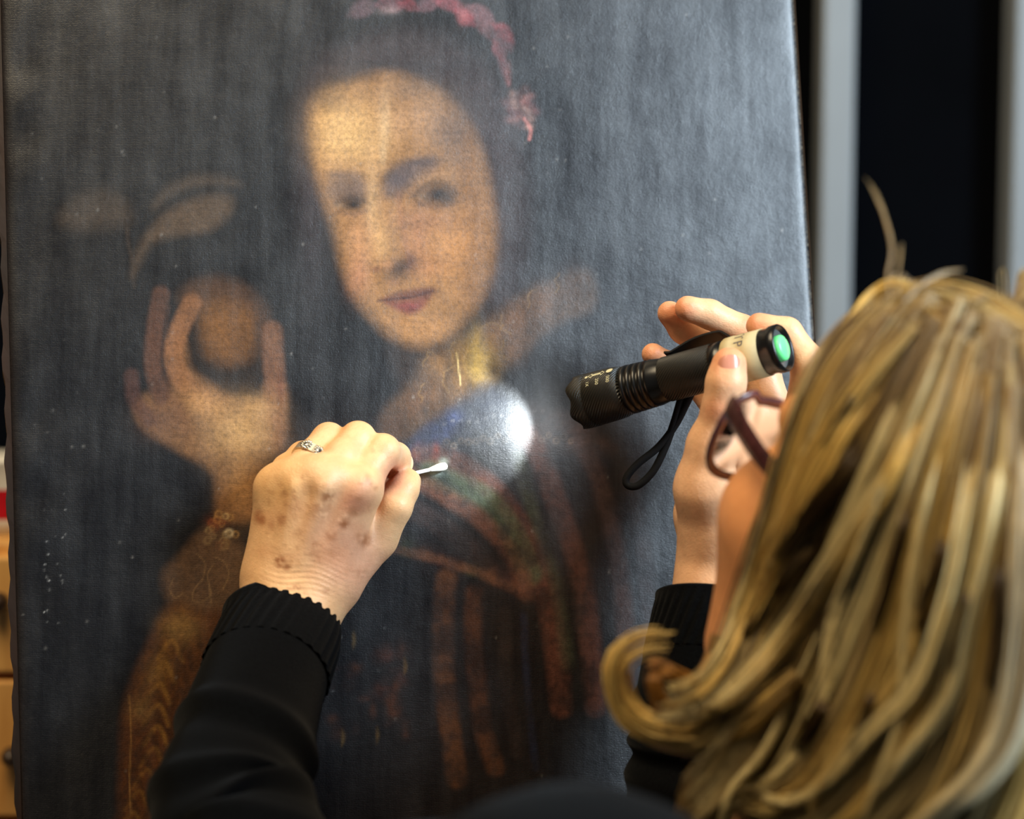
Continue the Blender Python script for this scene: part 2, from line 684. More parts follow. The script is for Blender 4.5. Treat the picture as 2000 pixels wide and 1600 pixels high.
def poly(pts, rgb, blur=10, alpha=1.0, n=5):
    pts = catmull(pts, n, True)
    ii = sel(pts, blur * 2 + 2)
    d, _, ins = seg_dist(qx[ii], qy[ii], pts, True)
    d = np.where(ins, -d, d)
    put(ii, alpha * (1 - sstep(d, -blur, blur)), rgb)


def stroke(pts, w, rgb, blur=6, alpha=1.0, n=6, taper=False):
    pts = catmull(pts, n)
    ii = sel(pts, w + blur * 2 + 2)
    d, tt, _ = seg_dist(qx[ii], qy[ii], pts, False)
    ww = w / 2 * (np.sin(np.pi * np.clip(tt, 0.02, 0.98)) ** 0.5 if taper else 1.0)
    put(ii, alpha * (1 - sstep(d, ww - blur / 2, ww + blur / 2 + 0.01)), rgb)


def blob(cx, cy, rx, ry, rgb, alpha=1.0, rot=0.0):
    R = 2.2 * max(rx, ry)
    ii = sel([(cx - R, cy - R), (cx + R, cy + R)], 0)
    c, s = math.cos(math.radians(rot)), math.sin(math.radians(rot))
    dx, dy = qx[ii] - cx, qy[ii] - cy
    e = ((dx * c + dy * s) / rx) ** 2 + ((-dx * s + dy * c) / ry) ** 2
    put(ii, alpha * np.exp(-e), rgb)


def pearl(cx, cy, r, rgb, alpha=0.8):
    ii = sel([(cx - r, cy - r), (cx + r, cy + r)], 4)
    d = np.hypot(qx[ii] - cx, qy[ii] - cy)
    put(ii, alpha * np.exp(-((d - r * 0.75) / (r * 0.35)) ** 2), rgb)


def vnoise(X, Y, cell, seed):
    r = np.random.default_rng(seed).random((260, 260))
    x, y = (X + 2000) / cell, (Y + 2000) / cell
    i, j = np.floor(x).astype(int), np.floor(y).astype(int)
    fx, fy = x - i, y - j
    fx, fy = fx * fx * (3 - 2 * fx), fy * fy * (3 - 2 * fy)
    i, j = i % 259, j % 259
    return (r[i, j] * (1 - fx) + r[i + 1, j] * fx) * (1 - fy) + (r[i, j + 1] * (1 - fx) + r[i + 1, j + 1] * fx) * fy


NZ = 0.45 * vnoise(qx, qy, 46, 1) + 0.33 * vnoise(qx, qy, 19, 2) + 0.22 * vnoise(qx, qy, 9, 3)
NZ = sstep(NZ, 0.25, 0.75)
BREAK = 0.0
# ground tones
blob(230, 1250, 400, 500, (11, 12, 18), 0.6)
blob(1350, 300, 420, 600, (27, 26, 31), 0.7)
blob(500, 300, 350, 300, (18, 18, 20), 0.6)
BREAK = 0.25
# hair mass and head dress
poly([(590, 330), (585, 200), (640, 110), (760, 60), (880, 70), (960, 140), (1010, 260), (1030, 420), (1010, 560), (960, 600), (930, 450), (880, 230), (760, 160), (640, 190)], (50, 40, 42), 30, 0.8)
blob(612, 360, 34, 190, (56, 44, 46), 0.7)
blob(960, 330, 44, 150, (60, 50, 52), 0.6)
blob(680, 130, 60, 34, (74, 66, 64), 0.5)
blob(800, 95, 70, 30, (66, 58, 58), 0.5)
blob(1000, 420, 40, 120, (52, 42, 42), 0.6)
# neck in shade
poly([(760, 650), (830, 690), (900, 670), (960, 600), (990, 640), (930, 690), (870, 720), (800, 760), (770, 720)], (46, 34, 28), 22, 0.8)
# face
poly([(608, 250), (618, 195), (690, 162), (760, 146), (840, 172), (900, 225), (938, 300), (955, 380), (962, 460), (955, 530), (925, 600), (880, 650), (832, 674), (790, 668), (745, 640), (705, 592), (672, 525), (655, 455), (632, 385), (616, 320)], (164, 118, 72), 22, 1.0)
poly([(905, 250), (950, 360), (965, 460), (955, 545), (920, 610), (895, 560), (905, 450), (890, 340)], (112, 76, 46), 30, 0.75)
blob(690, 260, 62, 60, (214, 170, 112), 0.95)
blob(650, 250, 30, 55, (206, 160, 100), 0.6)
blob(800, 230, 70, 45, (164, 124, 88), 0.7)
blob(885, 255, 50, 70, (72, 62, 62), 0.75)  # right forehead greyed: the varnish sheen's veil painted into the pigment
blob(800, 175, 70, 26, (84, 70, 62), 0.6)
blob(640, 195, 40, 22, (84, 70, 58), 0.6)
blob(752, 240, 11, 50, (224, 194, 150), 0.3)
blob(748, 300, 7, 24, (228, 200, 156), 0.3)
blob(728, 395, 15, 75, (204, 164, 114), 0.6)
blob(745, 470, 16, 40, (206, 160, 108), 0.7)
blob(880, 470, 50, 70, (176, 120, 66), 0.7)
blob(700, 470, 28, 55, (188, 134, 92), 0.6)
blob(700, 540, 22, 40, (176, 116, 88), 0.5)
blob(830, 430, 60, 22, (150, 104, 76), 0.6)
blob(815, 470, 24, 60, (158, 104, 74), 0.5)
blob(835, 520, 34, 26, (168, 112, 74), 0.5)
blob(835, 645, 45, 20, (168, 118, 66), 0.7)
blob(785, 625, 24, 12, (156, 110, 66), 0.6)
# eye sockets, brows, eyes
blob(785, 350, 40, 27, (66, 54, 54), 0.95, -22)
blob(820, 318, 42, 10, (56, 48, 48), 0.85, -8)
blob(768, 342, 26, 13, (48, 42, 44), 0.8, -38)
blob(845, 345, 36, 12, (150, 118, 92), 0.5)
blob(850, 383, 46, 22, (78, 58, 50), 0.85)
stroke([(808, 384), (830, 364), (862, 358), (890, 374)], 9, (44, 36, 36), 14, 0.5)
blob(826, 383, 11, 6, (140, 118, 98), 0.4)
poly([(750, 380), (764, 340), (800, 312), (846, 306), (850, 332), (806, 350), (778, 384)], (84, 72, 74), 14, 0.7)
blob(858, 378, 25, 19, (12, 11, 15), 1.0)
blob(876, 388, 16, 13, (36, 30, 30), 0.85)
stroke([(815, 396), (850, 406), (885, 398)], 8, (86, 62, 52), 12, 0.5)
blob(676, 370, 36, 30, (82, 66, 60), 0.85)
blob(662, 342, 28, 8, (96, 78, 70), 0.6)
blob(700, 372, 10, 26, (100, 76, 64), 0.55)
stroke([(655, 398), (678, 386), (712, 392)], 8, (54, 44, 42), 12, 0.55)
poly([(640, 372), (662, 342), (700, 338), (716, 366), (704, 388), (662, 390)], (104, 88, 82), 16, 0.5)
blob(688, 400, 25, 15, (15, 14, 18), 1.0)
blob(662, 402, 10, 6, (160, 134, 110), 0.4)
stroke([(660, 414), (690, 420), (714, 412)], 7, (96, 70, 60), 12, 0.5)
blob(742, 396, 10, 16, (170, 128, 92), 0.4)
# nose and mouth
stroke([(778, 380), (786, 440), (798, 500)], 12, (142, 98, 76), 12, 0.45)
blob(780, 524, 33, 21, (34, 22, 26), 1.0, -24)
blob(802, 512, 10, 16, (84, 52, 46), 0.75)
blob(735, 526, 10, 6, (96, 56, 46), 0.75)
blob(755, 517, 14, 10, (196, 140, 100), 0.5)
blob(770, 552, 14, 8, (150, 104, 76), 0.5)
poly([(742, 586), (770, 572), (798, 566), (842, 562), (850, 570), (832, 580), (800, 584), (770, 590)], (80, 36, 36), 8, 0.9)
poly([(752, 590), (785, 586), (820, 580), (838, 580), (826, 602), (800, 614), (776, 606)], (112, 50, 50), 9, 0.9)
stroke([(738, 588), (775, 584), (805, 580), (846, 568)], 4, (50, 24, 24), 5, 0.9)
blob(800, 597, 16, 5, (136, 66, 64), 0.6)
blob(830, 575, 26, 12, (84, 52, 46), 0.5)
# ribbon and flower in the hair
BREAK = 0.65
for k, (a, b, w, c) in enumerate([((680, 30), (735, 10), 30, (120, 92, 100)), ((735, 10), (790, 12), 26, (150, 92, 102)), ((775, 0), (815, 18), 22, (146, 62, 72)), ((815, 18), (860, 2), 26, (128, 90, 98)), ((850, 0), (905, 20), 24, (152, 72, 82)), ((890, 22), (925, 48), 28, (168, 74, 84)), ((915, 12), (965, 48), 26, (138, 96, 102)), ((930, 40), (975, 80), 26, (124, 88, 92)), ((965, 48), (1000, 82), 24, (150, 62, 70)), ((985, 60), (998, 100), 20, (130, 56, 62)), ((965, 80), (985, 118), 22, (158, 84, 90)), ((975, 105), (994, 165), 13, (160, 78, 80)), ((994, 120), (992, 168), 9, (168, 104, 100))]):
    stroke([a, ((a[0] + b[0]) / 2, (a[1] + b[1]) / 2 - 3), b], w * 1.15, tuple(0.80 * q for q in c), 12, 0.75, taper=True)
for k in range(26):
    a = k * 2.4
    r = 9 + 1.05 * k
    blob(1018 + 0.9 * r * math.cos(a), 212 + 1.2 * r * math.sin(a), 8, 7, [(176, 140, 132), (120, 74, 74), (150, 104, 100), (88, 60, 58)][k % 4], 0.8)
BREAK = 0.25
stroke([(1024, 232), (1036, 252), (1034, 272)], 7, (176, 110, 104), 5, 0.7)
blob(760, 20, 20, 8, (176, 152, 152), 0.4)
blob(905, 30, 10, 16, (196, 120, 122), 0.4)
# leaves
poly([(115, 430), (150, 385), (205, 372), (245, 395), (255, 430), (215, 445), (160, 450)], (64, 52, 42), 22, 0.75)
poly([(258, 540), (268, 490), (300, 440), (340, 405), (400, 382), (452, 385), (448, 420), (405, 452), (335, 462), (295, 478), (272, 515)], (84, 66, 50), 15, 0.85)
poly([(298, 410), (322, 368), (380, 342), (440, 345), (470, 362), (400, 362), (340, 380)], (76, 62, 50), 15, 0.7)
stroke([(262, 560), (258, 510), (250, 470), (248, 440)], 7, (60, 46, 34), 8, 0.5)
# fruit, then the hand round it
poly([(345, 585), (372, 552), (420, 540), (470, 552), (515, 590), (530, 650), (520, 720), (480, 778), (420, 750), (372, 700), (350, 640)], (36, 27, 22), 12, 0.95)
poly([(350, 580), (376, 552), (425, 542), (478, 560), (520, 606), (510, 640), (470, 610), (420, 590), (380, 596)], (82, 55, 36), 20, 0.85)
poly([(396, 596), (440, 586), (490, 606), (508, 650), (490, 696), (440, 712), (402, 690), (390, 640)], (112, 74, 40), 22, 0.9)
blob(430, 640, 30, 34, (132, 88, 48), 0.6)
blob(510, 640, 14, 50, (50, 34, 26), 0.7)
blob(372, 660, 14, 50, (30, 24, 22), 0.8)
poly([(340, 690), (362, 668), (372, 716), (414, 752), (458, 778), (505, 778), (520, 750), (556, 752), (558, 825), (545, 872), (512, 922), (505, 1010), (428, 1010), (420, 934), (392, 904), (350, 882), (286, 840), (262, 800), (284, 770), (330, 770)], (118, 82, 52), 14, 1.0)
stroke([(314, 575), (303, 640), (299, 715), (314, 775)], 33, (86, 56, 42), 14, 0.9)
stroke([(330, 600), (322, 680), (330, 760)], 7, (58, 38, 30), 8, 0.8)
stroke([(376, 592), (352, 640), (340, 690), (352, 735), (398, 785)], 37, (128, 86, 56), 14, 1.0)
stroke([(257, 735), (263, 780), (292, 820)], 28, (76, 50, 44), 15, 0.85)
stroke([(531, 648), (534, 700), (538, 770), (536, 810)], 40, (112, 74, 50), 16, 0.95)
blob(532, 665, 12, 18, (136, 94, 66), 0.5)
blob(548, 760, 7, 30, (96, 56, 44), 0.6)
blob(470, 850, 60, 52, (184, 142, 88), 0.9, 20)
blob(400, 790, 40, 26, (190, 140, 86), 0.7, 35)
blob(500, 800, 40, 26, (190, 146, 94), 0.7)
blob(470, 940, 32, 60, (176, 130, 78), 0.8)
blob(310, 820, 40, 34, (92, 64, 50), 0.7)
blob(350, 800, 16, 60, (104, 70, 50), 0.5, -20)
blob(545, 850, 16, 40, (116, 78, 54), 0.7)
blob(440, 905, 16, 40, (116, 84, 54), 0.6)
# bracelet and lace cuff, patterned sleeve
for k in range(22):
    px_, py_ = 405 + 60 * rng.random(), 1005 + 62 * rng.random()
    pearl(px_, py_, 5 + 4 * rng.random(), [(170, 130, 76), (120, 62, 34), (196, 170, 120)][k % 3], 0.7)
blob(425, 1020, 20, 14, (128, 66, 34), 0.6)
pearl(447, 1042, 9, (214, 196, 160), 0.9)
poly([(405, 1030), (470, 1060), (488, 1130), (468, 1190), (400, 1195), (330, 1175), (318, 1120), (350, 1085)], (96, 70, 48), 14, 0.85)
for pts in ([(385, 1082), (400, 1100), (396, 1130), (380, 1150), (376, 1172), (395, 1174), (412, 1160), (405, 1125), (415, 1105)], [(338, 1130), (332, 1152), (342, 1168), (356, 1160)], [(420, 1088), (440, 1100), (446, 1125), (436, 1150)], [(408, 1140), (412, 1178)]):
    stroke(pts, 2.4, (150, 118, 80), 3, 0.42)
poly([(335, 1180), (400, 1195), (465, 1185), (455, 1260), (400, 1400), (340, 1500), (310, 1640), (240, 1640), (236, 1460), (246, 1370), (285, 1270)], (88, 50, 20), 16, 0.95)
for k in range(9):
    y0 = 1225 + 42 * k
    x0 = 330 - 0.20 * (y0 - 1225) - 8 * math.sin(k)
    stroke([(x0 - 30, y0 + 40), (x0, y0), (x0 + 22, y0 + 46), (x0 + 48, y0 - 4), (x0 + 62, y0 + 40)], 13, (50, 28, 12), 10, 0.7)
    stroke([(x0 - 22, y0 + 62), (x0 + 6, y0 + 26), (x0 + 26, y0 + 66)], 8, (142, 100, 44), 9, 0.65 if k < 5 else 0.35)
blob(352, 1225, 34, 30, (150, 116, 64), 0.7)
blob(310, 1310, 24, 40, (134, 98, 48), 0.6, 25)
blob(275, 1385, 22, 24, (128, 98, 56), 0.6)
blob(410, 1300, 30, 110, (44, 24, 10), 0.6, 20)
stroke([(252, 1360), (256, 1430), (253, 1520), (256, 1590)], 3, (150, 110, 60), 3, 0.6)
# ruff
poly([(1150, 530), (1090, 545), (1040, 565), (1000, 592), (960, 622), (920, 650), (872, 676), (826, 700), (812, 735), (790, 760), (752, 800), (740, 850), (790, 860), (850, 820), (900, 790), (950, 760), (988, 716), (1030, 682), (1090, 632), (1160, 600)], (74, 55, 40), 16, 0.9)
scal = [(1118, 558, 34, (80, 58, 46)), (1062, 592, 32, (116, 78, 48)), (1010, 626, 31, (128, 84, 50)), (1004, 680, 26, (120, 82, 52)), (962, 662, 30, (140, 96, 56)), (938, 706, 34, (196, 156, 68)), (904, 686, 26, (156, 116, 60)), (896, 744, 30, (134, 96, 54)), (856, 712, 28, (140, 100, 58)), (846, 768, 28, (116, 80, 50)), (812, 790, 26, (104, 72, 50)), (770, 832, 26, (84, 58, 44))]
for (cx, cy, r, c) in scal:
    blob(cx, cy, r * 0.9, r * 1.1, tuple(0.86 * q for q in c), 0.7)
    blob(cx + r * 0.75, cy + r * 0.4, r * 0.3, r * 0.7, (52, 38, 28), 0.6)
for (cx, cy, r, c) in scal[:10]:
    a0_ = rng.uniform(120, 200)
    a = np.linspace(math.radians(a0_), math.radians(a0_ + rng.uniform(70, 130)), 7)
    stroke([(cx + r * (1 + 0.12 * rng.normal()) * math.cos(q), cy + r * (1 + 0.08 * rng.normal()) * math.sin(q)) for q in a], 2.6, (160, 126, 76), 3, 0.28, n=3)
blob(930, 690, 14, 46, (176, 142, 66), 0.6)
stroke([(892, 690), (897, 730), (900, 752)], 2.6, (210, 180, 120), 2, 0.8)
BREAK = 0.7
# pale chemise under the torch light, jewelled trim
poly([(800, 868), (850, 822), (900, 780), (945, 752), (990, 770), (1030, 840), (1040, 880), (1000, 880), (930, 880), (860, 892), (810, 905)], (52, 54, 62), 16, 0.9)
poly([(790, 880), (830, 836), (880, 800), (900, 820), (870, 860), (830, 880)], (52, 60, 92), 16, 0.8)
poly([(1030, 790), (1080, 800), (1150, 830), (1200, 880), (1130, 880), (1040, 880)], (62, 46, 42), 18, 0.7)
for k in range(22):
    u = k / 21
    pearl(815 + 300 * u, 880 - 26 * math.sin(u * 2.2) + 5 * math.sin(9 * k), 5.5 + 2 * rng.random(), (140, 122, 104), 0.2 + 0.3 * rng.random())
    if k < 13:
        pearl(868 + 16 * k, 828 - 2 * k + 4 * math.sin(5 * k), 3.5, (150, 148, 148), 0.15 + 0.3 * rng.random())
# striped overdress
bands = [
    ([(820, 885), (890, 905), (950, 945), (1005, 1010), (1045, 1085), (1072, 1180), (1088, 1290), (1096, 1380)], 42, (92, 54, 42), 0.85),
    ([(838, 925), (900, 950), (960, 985), (1005, 1050), (1035, 1120)], 48, (66, 78, 56), 0.8),
    ([(800, 925), (880, 975), (945, 1020), (1000, 1085), (1028, 1160)], 34, (106, 66, 48), 0.75),
    ([(1030, 850), (1060, 905), (1085, 975), (1115, 1060), (1140, 1150), (1155, 1280), (1164, 1380)], 40, (88, 54, 44), 0.75),
    ([(1012, 890), (1030, 960), (1060, 1060), (1090, 1160), (1110, 1300)], 26, (58, 60, 46), 0.7),
    ([(1128, 850), (1165, 930), (1195, 1030), (1215, 1150), (1228, 1320)], 34, (72, 52, 48), 0.6),
    ([(1230, 930), (1255, 1050), (1270, 1200), (1285, 1380)], 30, (58, 48, 48), 0.5),
    ([(780, 985), (850, 1020), (920, 1075), (960, 1130)], 40, (60, 46, 44), 0.7),
]
for pts, w, c, a in bands:
    stroke(pts, w, c, 20, a)
for k in range(9):
    u = k / 8
    blob(760 + 260 * u, 1062 + 22 * math.sin(u * 3) + 70 * u, 20, 24, [(100, 62, 44), (56, 66, 46), (112, 70, 46), (84, 46, 38)][k % 4], 0.7)
BREAK = 0.0
# dark bodice with its rim and the hanging bands
poly([(700, 1090), (750, 1082), (850, 1102), (930, 1130), (1000, 1162), (1032, 1195), (1045, 1260), (1060, 1640), (560, 1640), (640, 1250)], (10, 10, 14), 6, 0.93)
BREAK = 0.72
stroke([(760, 1072), (850, 1090), (935, 1118), (1000, 1148)], 16, (116, 76, 52), 12, 0.7)
stroke([(872, 1130), (866, 1200), (866, 1300), (876, 1400), (892, 1520)], 40, (92, 56, 30), 18, 0.9)
stroke([(925, 1160), (924, 1250), (932, 1330), (942, 1420), (968, 1500)], 34, (86, 52, 32), 18, 0.8)
stroke([(898, 1150), (897, 1300), (912, 1420), (924, 1520)], 10, (24, 20, 20), 8, 0.7)
stroke([(985, 1200), (990, 1330), (1012, 1470)], 26, (44, 34, 32), 16, 0.7)
stroke([(1022, 1200), (1030, 1350), (1046, 1500)], 14, (24, 32, 54), 10, 0.8)
for k in range(40):
    blob(645 + 150 * rng.random(), 1245 + 190 * rng.random(), 6 + 10 * rng.random(), 5 + 12 * rng.random(), [(66, 34, 24), (46, 26, 20), (90, 50, 28), (22, 18, 18)][k % 4], 0.75)
for px_, py_ in ((668, 1440), (736, 1436), (790, 1300), (690, 1250)):
    stroke([(px_, py_ - 16), (px_ + 2, py_), (px_, py_ + 18)], 7, (134, 104, 56), 7, 0.6, taper=True)
BREAK = 0.0
# specks and losses
for k in range(130):
    blob(40 + 1500 * rng.random(), 20 + 1500 * rng.random(), 1.6 + 1.4 * rng.random(), 1.6 + 1.6 * rng.random(), (170, 166, 160), 0.35 * rng.random())
for k in range(26):
    blob(85 + 45 * rng.random() ** 1.5, 960 + 300 * rng.random(), 1.3 + rng.random(), 1.4, (190, 190, 188), 0.7 * rng.random() ** 2)
blob(852, 880, 6, 14, (96, 34, 22), 0.7)
blob(866, 902, 9, 8, (150, 160, 150), 0.7)
blob(852, 925, 16, 5, (140, 150, 146), 0.5)
# worn margins
mR = np.exp(-(uR - (CV - P0) @ PH) / 0.0016)
pat = rng.random(len(CV))
PC += (lin(150, 138, 120) - PC) * (np.clip(mR, 0, 1) * (pat > 0.55) * 0.7)[:, None]
mL = np.exp(-((CV - P0) @ PH - uL) / 0.0018)
PC += (lin(46, 36, 30) - PC) * np.clip(mL, 0, 1)[:, None] * 0.8

pb = P0 + 0.5 * (uL + uR) * PH + vB * PU
painting = empty('painting', pb, 'old dark oil portrait of a woman holding a fruit, unframed on its stretcher', 'painting')
canvas = mesh_obj('canvas', CV, CF, M['canvas'], painting, colors=PC)
AX = np.stack([PH, PU, PN])
TH = 0.010
uc, vc = 0.5 * (uL + uR), 0.5 * (vB + vT)
hu, hv = 0.5 * (uR - uL), 0.5 * (vT - vB)


def at(u, v, w):
    return P0 + u * PH + v * PU + w * PN


for u in (uL + 0.028, uR - 0.028):
    bevel_box('stretcher_bar', at(u, vc, -0.0145), AX, (0.026, hv - 0.002, TH), M['stretcher'], painting)
for v in (vB + 0.028, vT - 0.028):
    bevel_box('stretcher_bar', at(uc, v, -0.0145), AX, (hu - 0.056, 0.026, TH), M['stretcher'], painting)
for u, w in ((uL - 0.0017, 0.0017), (uR + 0.0003, 0.0003)):
    V, Fc = [], []
    n = 90
    for k in range(n + 1):
        v = vB + (vT - vB) * k / n
        j = 0.0007 * math.sin(k * 1.7) + 0.0005 * math.sin(k * 0.61 + 2) if u < uc else 0.0
        for du, dw in ((-w + j, -0.024), (w, -0.024), (w, -0.0012), (-w + j, -0.0016)):
            V.append(at(u + du, v, dw))
    for k in range(n):
        for e in range(4):
            Fc.append((4 * k + e, 4 * k + (e + 1) % 4, 4 * k + 4 + (e + 1) % 4, 4 * k + 4 + e))
    Fc += [(3, 2, 1, 0), (4 * n, 4 * n + 1, 4 * n + 2, 4 * n + 3)]
    mesh_obj('edge_lath', V, Fc, M['brown_wood'], painting, smooth=False, label='thin worn brown lath along the canvas edge')

# ------------------------------------------------------------------ easel behind and under the painting
ew = W(at(uc, vB, -0.05))
easel = bpy.data.objects.new('easel', None)
easel.location = (ew[0], ew[1], 0)
link(easel, None, 'wooden studio easel carrying the dark portrait on its ledge', 'easel')
bevel_box('ledge', at(uc, vB - 0.016, -0.012), AX, (0.30, 0.0145, 0.032), M['beech'], easel)
mt, mb = at(uc, vT - 0.05, -0.052), at(uc, vB - 0.12, -0.052)
bevel_box('mast', (mt + mb) / 2, AX, (0.03, np.linalg.norm(mt - mb) / 2, 0.022), M['beech'], easel)
bw = W(mb)
for sx in (-1, 1):
    a = W(at(uc + 0.05 * sx, vB - 0.02, -0.075)) + np.array([0, 0.02, 0])
    b = np.array([ew[0] + 0.28 * sx, ew[1] + 0.06, 0.0])
    V, Fc = tube([a, b], 0.018, nseg=4, up0=(1, 0, 0))
    mesh_obj('leg', V, Fc, M['beech'], easel, smooth=False, space='world')
V, Fc = tube([W(at(uc, vT - 0.12, -0.085)), np.array([ew[0] + 0.03, ew[1] + 0.45, 0.0])], 0.018, nseg=4, up0=(1, 0, 0))
mesh_obj('leg', V, Fc, M['beech'], easel, smooth=False, space='world')

# ------------------------------------------------------------------ pine drawer cabinet and the banded tin at the left edge
cd = 1.62
ctop = W(C(0, 1066, cd))[2]
cxr = W(C(40, 1300, cd))[0] + 0.012
cab_y = W(C(0, 1066, cd))[1]
cabinet = bpy.data.objects.new('drawer_cabinet', None)
cabinet.location = (cxr - 0.2, cab_y + 0.2, 0)
link(cabinet, None, 'orange pine drawer cabinet with dark knobs beside the left edge of the portrait', 'cabinet')
bevel_box('carcass', (cxr - 0.2, cab_y + 0.212, ctop / 2), wx_ax, (0.2, 0.2, ctop / 2), M['pine'], cabinet, space='world')
zs = [W(C(0, y, cd))[2] for y in (1080, 1328, 1620)]
zs.append(zs[-1] - 0.11)
for k in range(3):
    zc, hz = (zs[k] + zs[k + 1]) / 2, (zs[k] - zs[k + 1]) / 2 - 0.003
    dr = bevel_box('drawer', (cxr - 0.2, cab_y + 0.006, zc), wx_ax, (0.194, 0.009, hz), M['pine'], cabinet, space='world')
    for kx in (W(C(2, 0, cd))[0], cxr - 0.3):
        kx = kx + (0.006 if k else 0) if kx > cxr - 0.1 else kx
        kz = W(C(0, (1172, 1482, 1700)[k], cd))[2]
        V, Fc = ellipsoid((kx, cab_y - 0.012, kz), wx_ax, (0.007, 0.011, 0.007))
        mesh_obj('knob', V, Fc, M['knot'], dr, space='world')
tin_c = np.array([W(C(-34, 0, cd))[0], cab_y + 0.07, ctop])


def lathe(axis_o, axis, e1, prof, nseg=48):
    """prof: [(t, r)] along axis"""
    axis, e1 = unit(axis), unit(e1 - unit(axis) * (e1 @ unit(axis)))
    e2 = np.cross(axis, e1)
    th = np.linspace(0, 2 * np.pi, nseg, endpoint=False)
    V, UVs = [], []
    for (tt, r) in prof:
        for a in th:
            V.append(axis_o + axis * tt + r * (math.cos(a) * e1 + math.sin(a) * e2))
            UVs.append((a / (2 * np.pi) * 15, tt * 180))
    Fc = []
    n = len(prof)
    for i in range(n - 1):
        for j in range(nseg):
            j2 = (j + 1) % nseg
            Fc.append((i * nseg + j, i * nseg + j2, (i + 1) * nseg + j2, (i + 1) * nseg + j))
    return np.array(V), Fc, np.array(UVs)


tin = bpy.data.objects.new('paint_tin', None)
tin.location = tin_c
link(tin, None, 'red and white banded tin on the pine cabinet behind the portrait', 'tin')
zr = [0, 0.017, 0.030, 0.044, 0.052]
ez, exx = np.array([0, 0, 1.0]), np.array([1.0, 0, 0])
V, Fc, _ = lathe(tin_c, ez, exx, [(0, 0.001), (0, 0.030), (0.012, 0.030)])
mesh_obj('base', V, Fc, M['white'], tin, space='world')
V, Fc, _ = lathe(tin_c, ez, exx, [(0.012, 0.0302), (0.034, 0.0302)])
mesh_obj('red_band', V, Fc, M['red'], tin, space='world', label='red band')
V, Fc, _ = lathe(tin_c, ez, exx, [(0.034, 0.030), (0.052, 0.030), (0.054, 0.031), (0.056, 0.030), (0.056, 0.001)])
mesh_obj('lid', V, Fc, M['white'], tin, space='world', label='white lid')

# ------------------------------------------------------------------ the torch
TA, HB = C(1530, 679, 1.190), C(1135, 787, 1.250)
LT = np.linalg.norm(HB - TA)
ta = unit(HB - TA)
te1 = unit(np.array([0, 1.0, 0]) - ta * ta[1])          # towards the top of the barrel
te2 = np.cross(ta, te1)
if te2[2] > 0:
    te2 = -te2                                          # towards the camera


def tp(f, ang=None, r=0.0):
    """point at fraction f along the torch, angle from the top (positive towards the camera)"""
    p = TA + ta * (f * LT)
    if ang is not None:
        p = p + r * (math.cos(ang) * te1 + math.sin(ang) * te2)
    return p


torch = empty('flashlight', tp(0.5), 'small black torch with beige tape and a green tail button, held up', 'flashlight')


def tl(name, prof, mat, nseg=72, notch=0, **tags):
    V, Fc, uvs = lathe(TA, ta, te1, [(f * LT, r / 1000) for f, r in prof], nseg)
    if np.cross(te1, te2) @ ta < 0:
        pass
    if notch:
        for k in range(len(V)):
            f = prof[k // nseg][0]
            if f > 0.965:
                V[k] += ta * 0.0013 * math.cos(6 * 2 * math.pi * (k % nseg) / nseg)
    o = mesh_obj(name, V, Fc, mat, torch, uv=uvs, **tags)
    return o


tl('tail_cap', [(0.022, 3.0), (0.022, 10.6), (0.0, 11.3), (-0.004, 12.2), (0.004, 12.9), (0.035, 12.9), (0.045, 12.2), (0.075, 12.2), (0.09, 12.2)], M['black_metal'])
tl('tail_plate', [(0.030, 0.1), (0.019, 9.9), (0.0195, 10.5)], M['grey_metal'], label='grey recessed plate around the button')
tl('button', [(-0.012, 0.1), (-0.010, 5.2), (-0.003, 6.7), (0.008, 7.0), (0.024, 7.0)], M['green'], label='bright green rubber button')
tape = tl('tape_wrap', [(0.080, 12.0), (0.080, 12.75), (0.15, 12.8), (0.205, 12.8), (0.207, 13.0), (0.245, 12.9), (0.255, 12.3)], M['tape'], label='beige tape lettered in pencil')
tl('clip_ring', [(0.245, 11.8), (0.262, 11.8), (0.264, 12.3), (0.315, 12.3), (0.318, 11.5)], M['black_metal'])
tl('barrel', [(0.30, 11.6), (0.318, 11.9), (0.325, 12.3), (0.56, 12.3), (0.565, 12.0)], M['knurl'])
tl('neck', [(0.56, 11.6), (0.575, 12.0), (0.615, 12.9), (0.628, 12.9), (0.633, 11.4)], M['black_metal'])
fp = [(0.628, 11.3)]
for k in range(4):
    f0 = 0.640 + 0.030 * k
    fp += [(f0, 11.3), (f0 + 0.002, 13.0 + 0.15 * k), (f0 + 0.018, 13.0 + 0.15 * k), (f0 + 0.020, 11.3)]
fp += [(0.765, 11.3)]
tl('cooling_fins', fp, M['black_metal'])
tl('head', [(0.757, 11.3), (0.762, 13.4), (0.80, 14.2), (0.83, 14.5), (0.925, 14.8), (0.928, 14.55), (0.934, 14.55), (0.937, 14.9), (0.975, 14.9), (1.0, 14.6), (1.0, 12.6), (0.975, 12.2)], M['knurl'], nseg=96, notch=1)
tl('lens', [(0.952, 0.1), (0.958, 7.0), (0.952, 12.4)], M['lamp'], label='lit lens')


# belt clip: a bent flat strip on the far upper side
def strip(path, width, thick, wdir):
    P = catmull(path, 6)
    T, N, B = frames(P, wdir)
    V, Fc = [], []
    for p, nn, bb in zip(P, N, B):
        for a, b in ((-1, -1), (1, -1), (1, 1), (-1, 1)):
            V.append(p + a * width / 2 * nn + b * thick / 2 * bb)
    for i in range(len(P) - 1):
        for e in range(4):
            Fc.append((4 * i + e, 4 * i + (e + 1) % 4, 4 * i + 4 + (e + 1) % 4, 4 * i + 4 + e))
    L = 4 * (len(P) - 1)
    Fc += [(3, 2, 1, 0), (L, L + 1, L + 2, L + 3)]
    return np.array(V), Fc


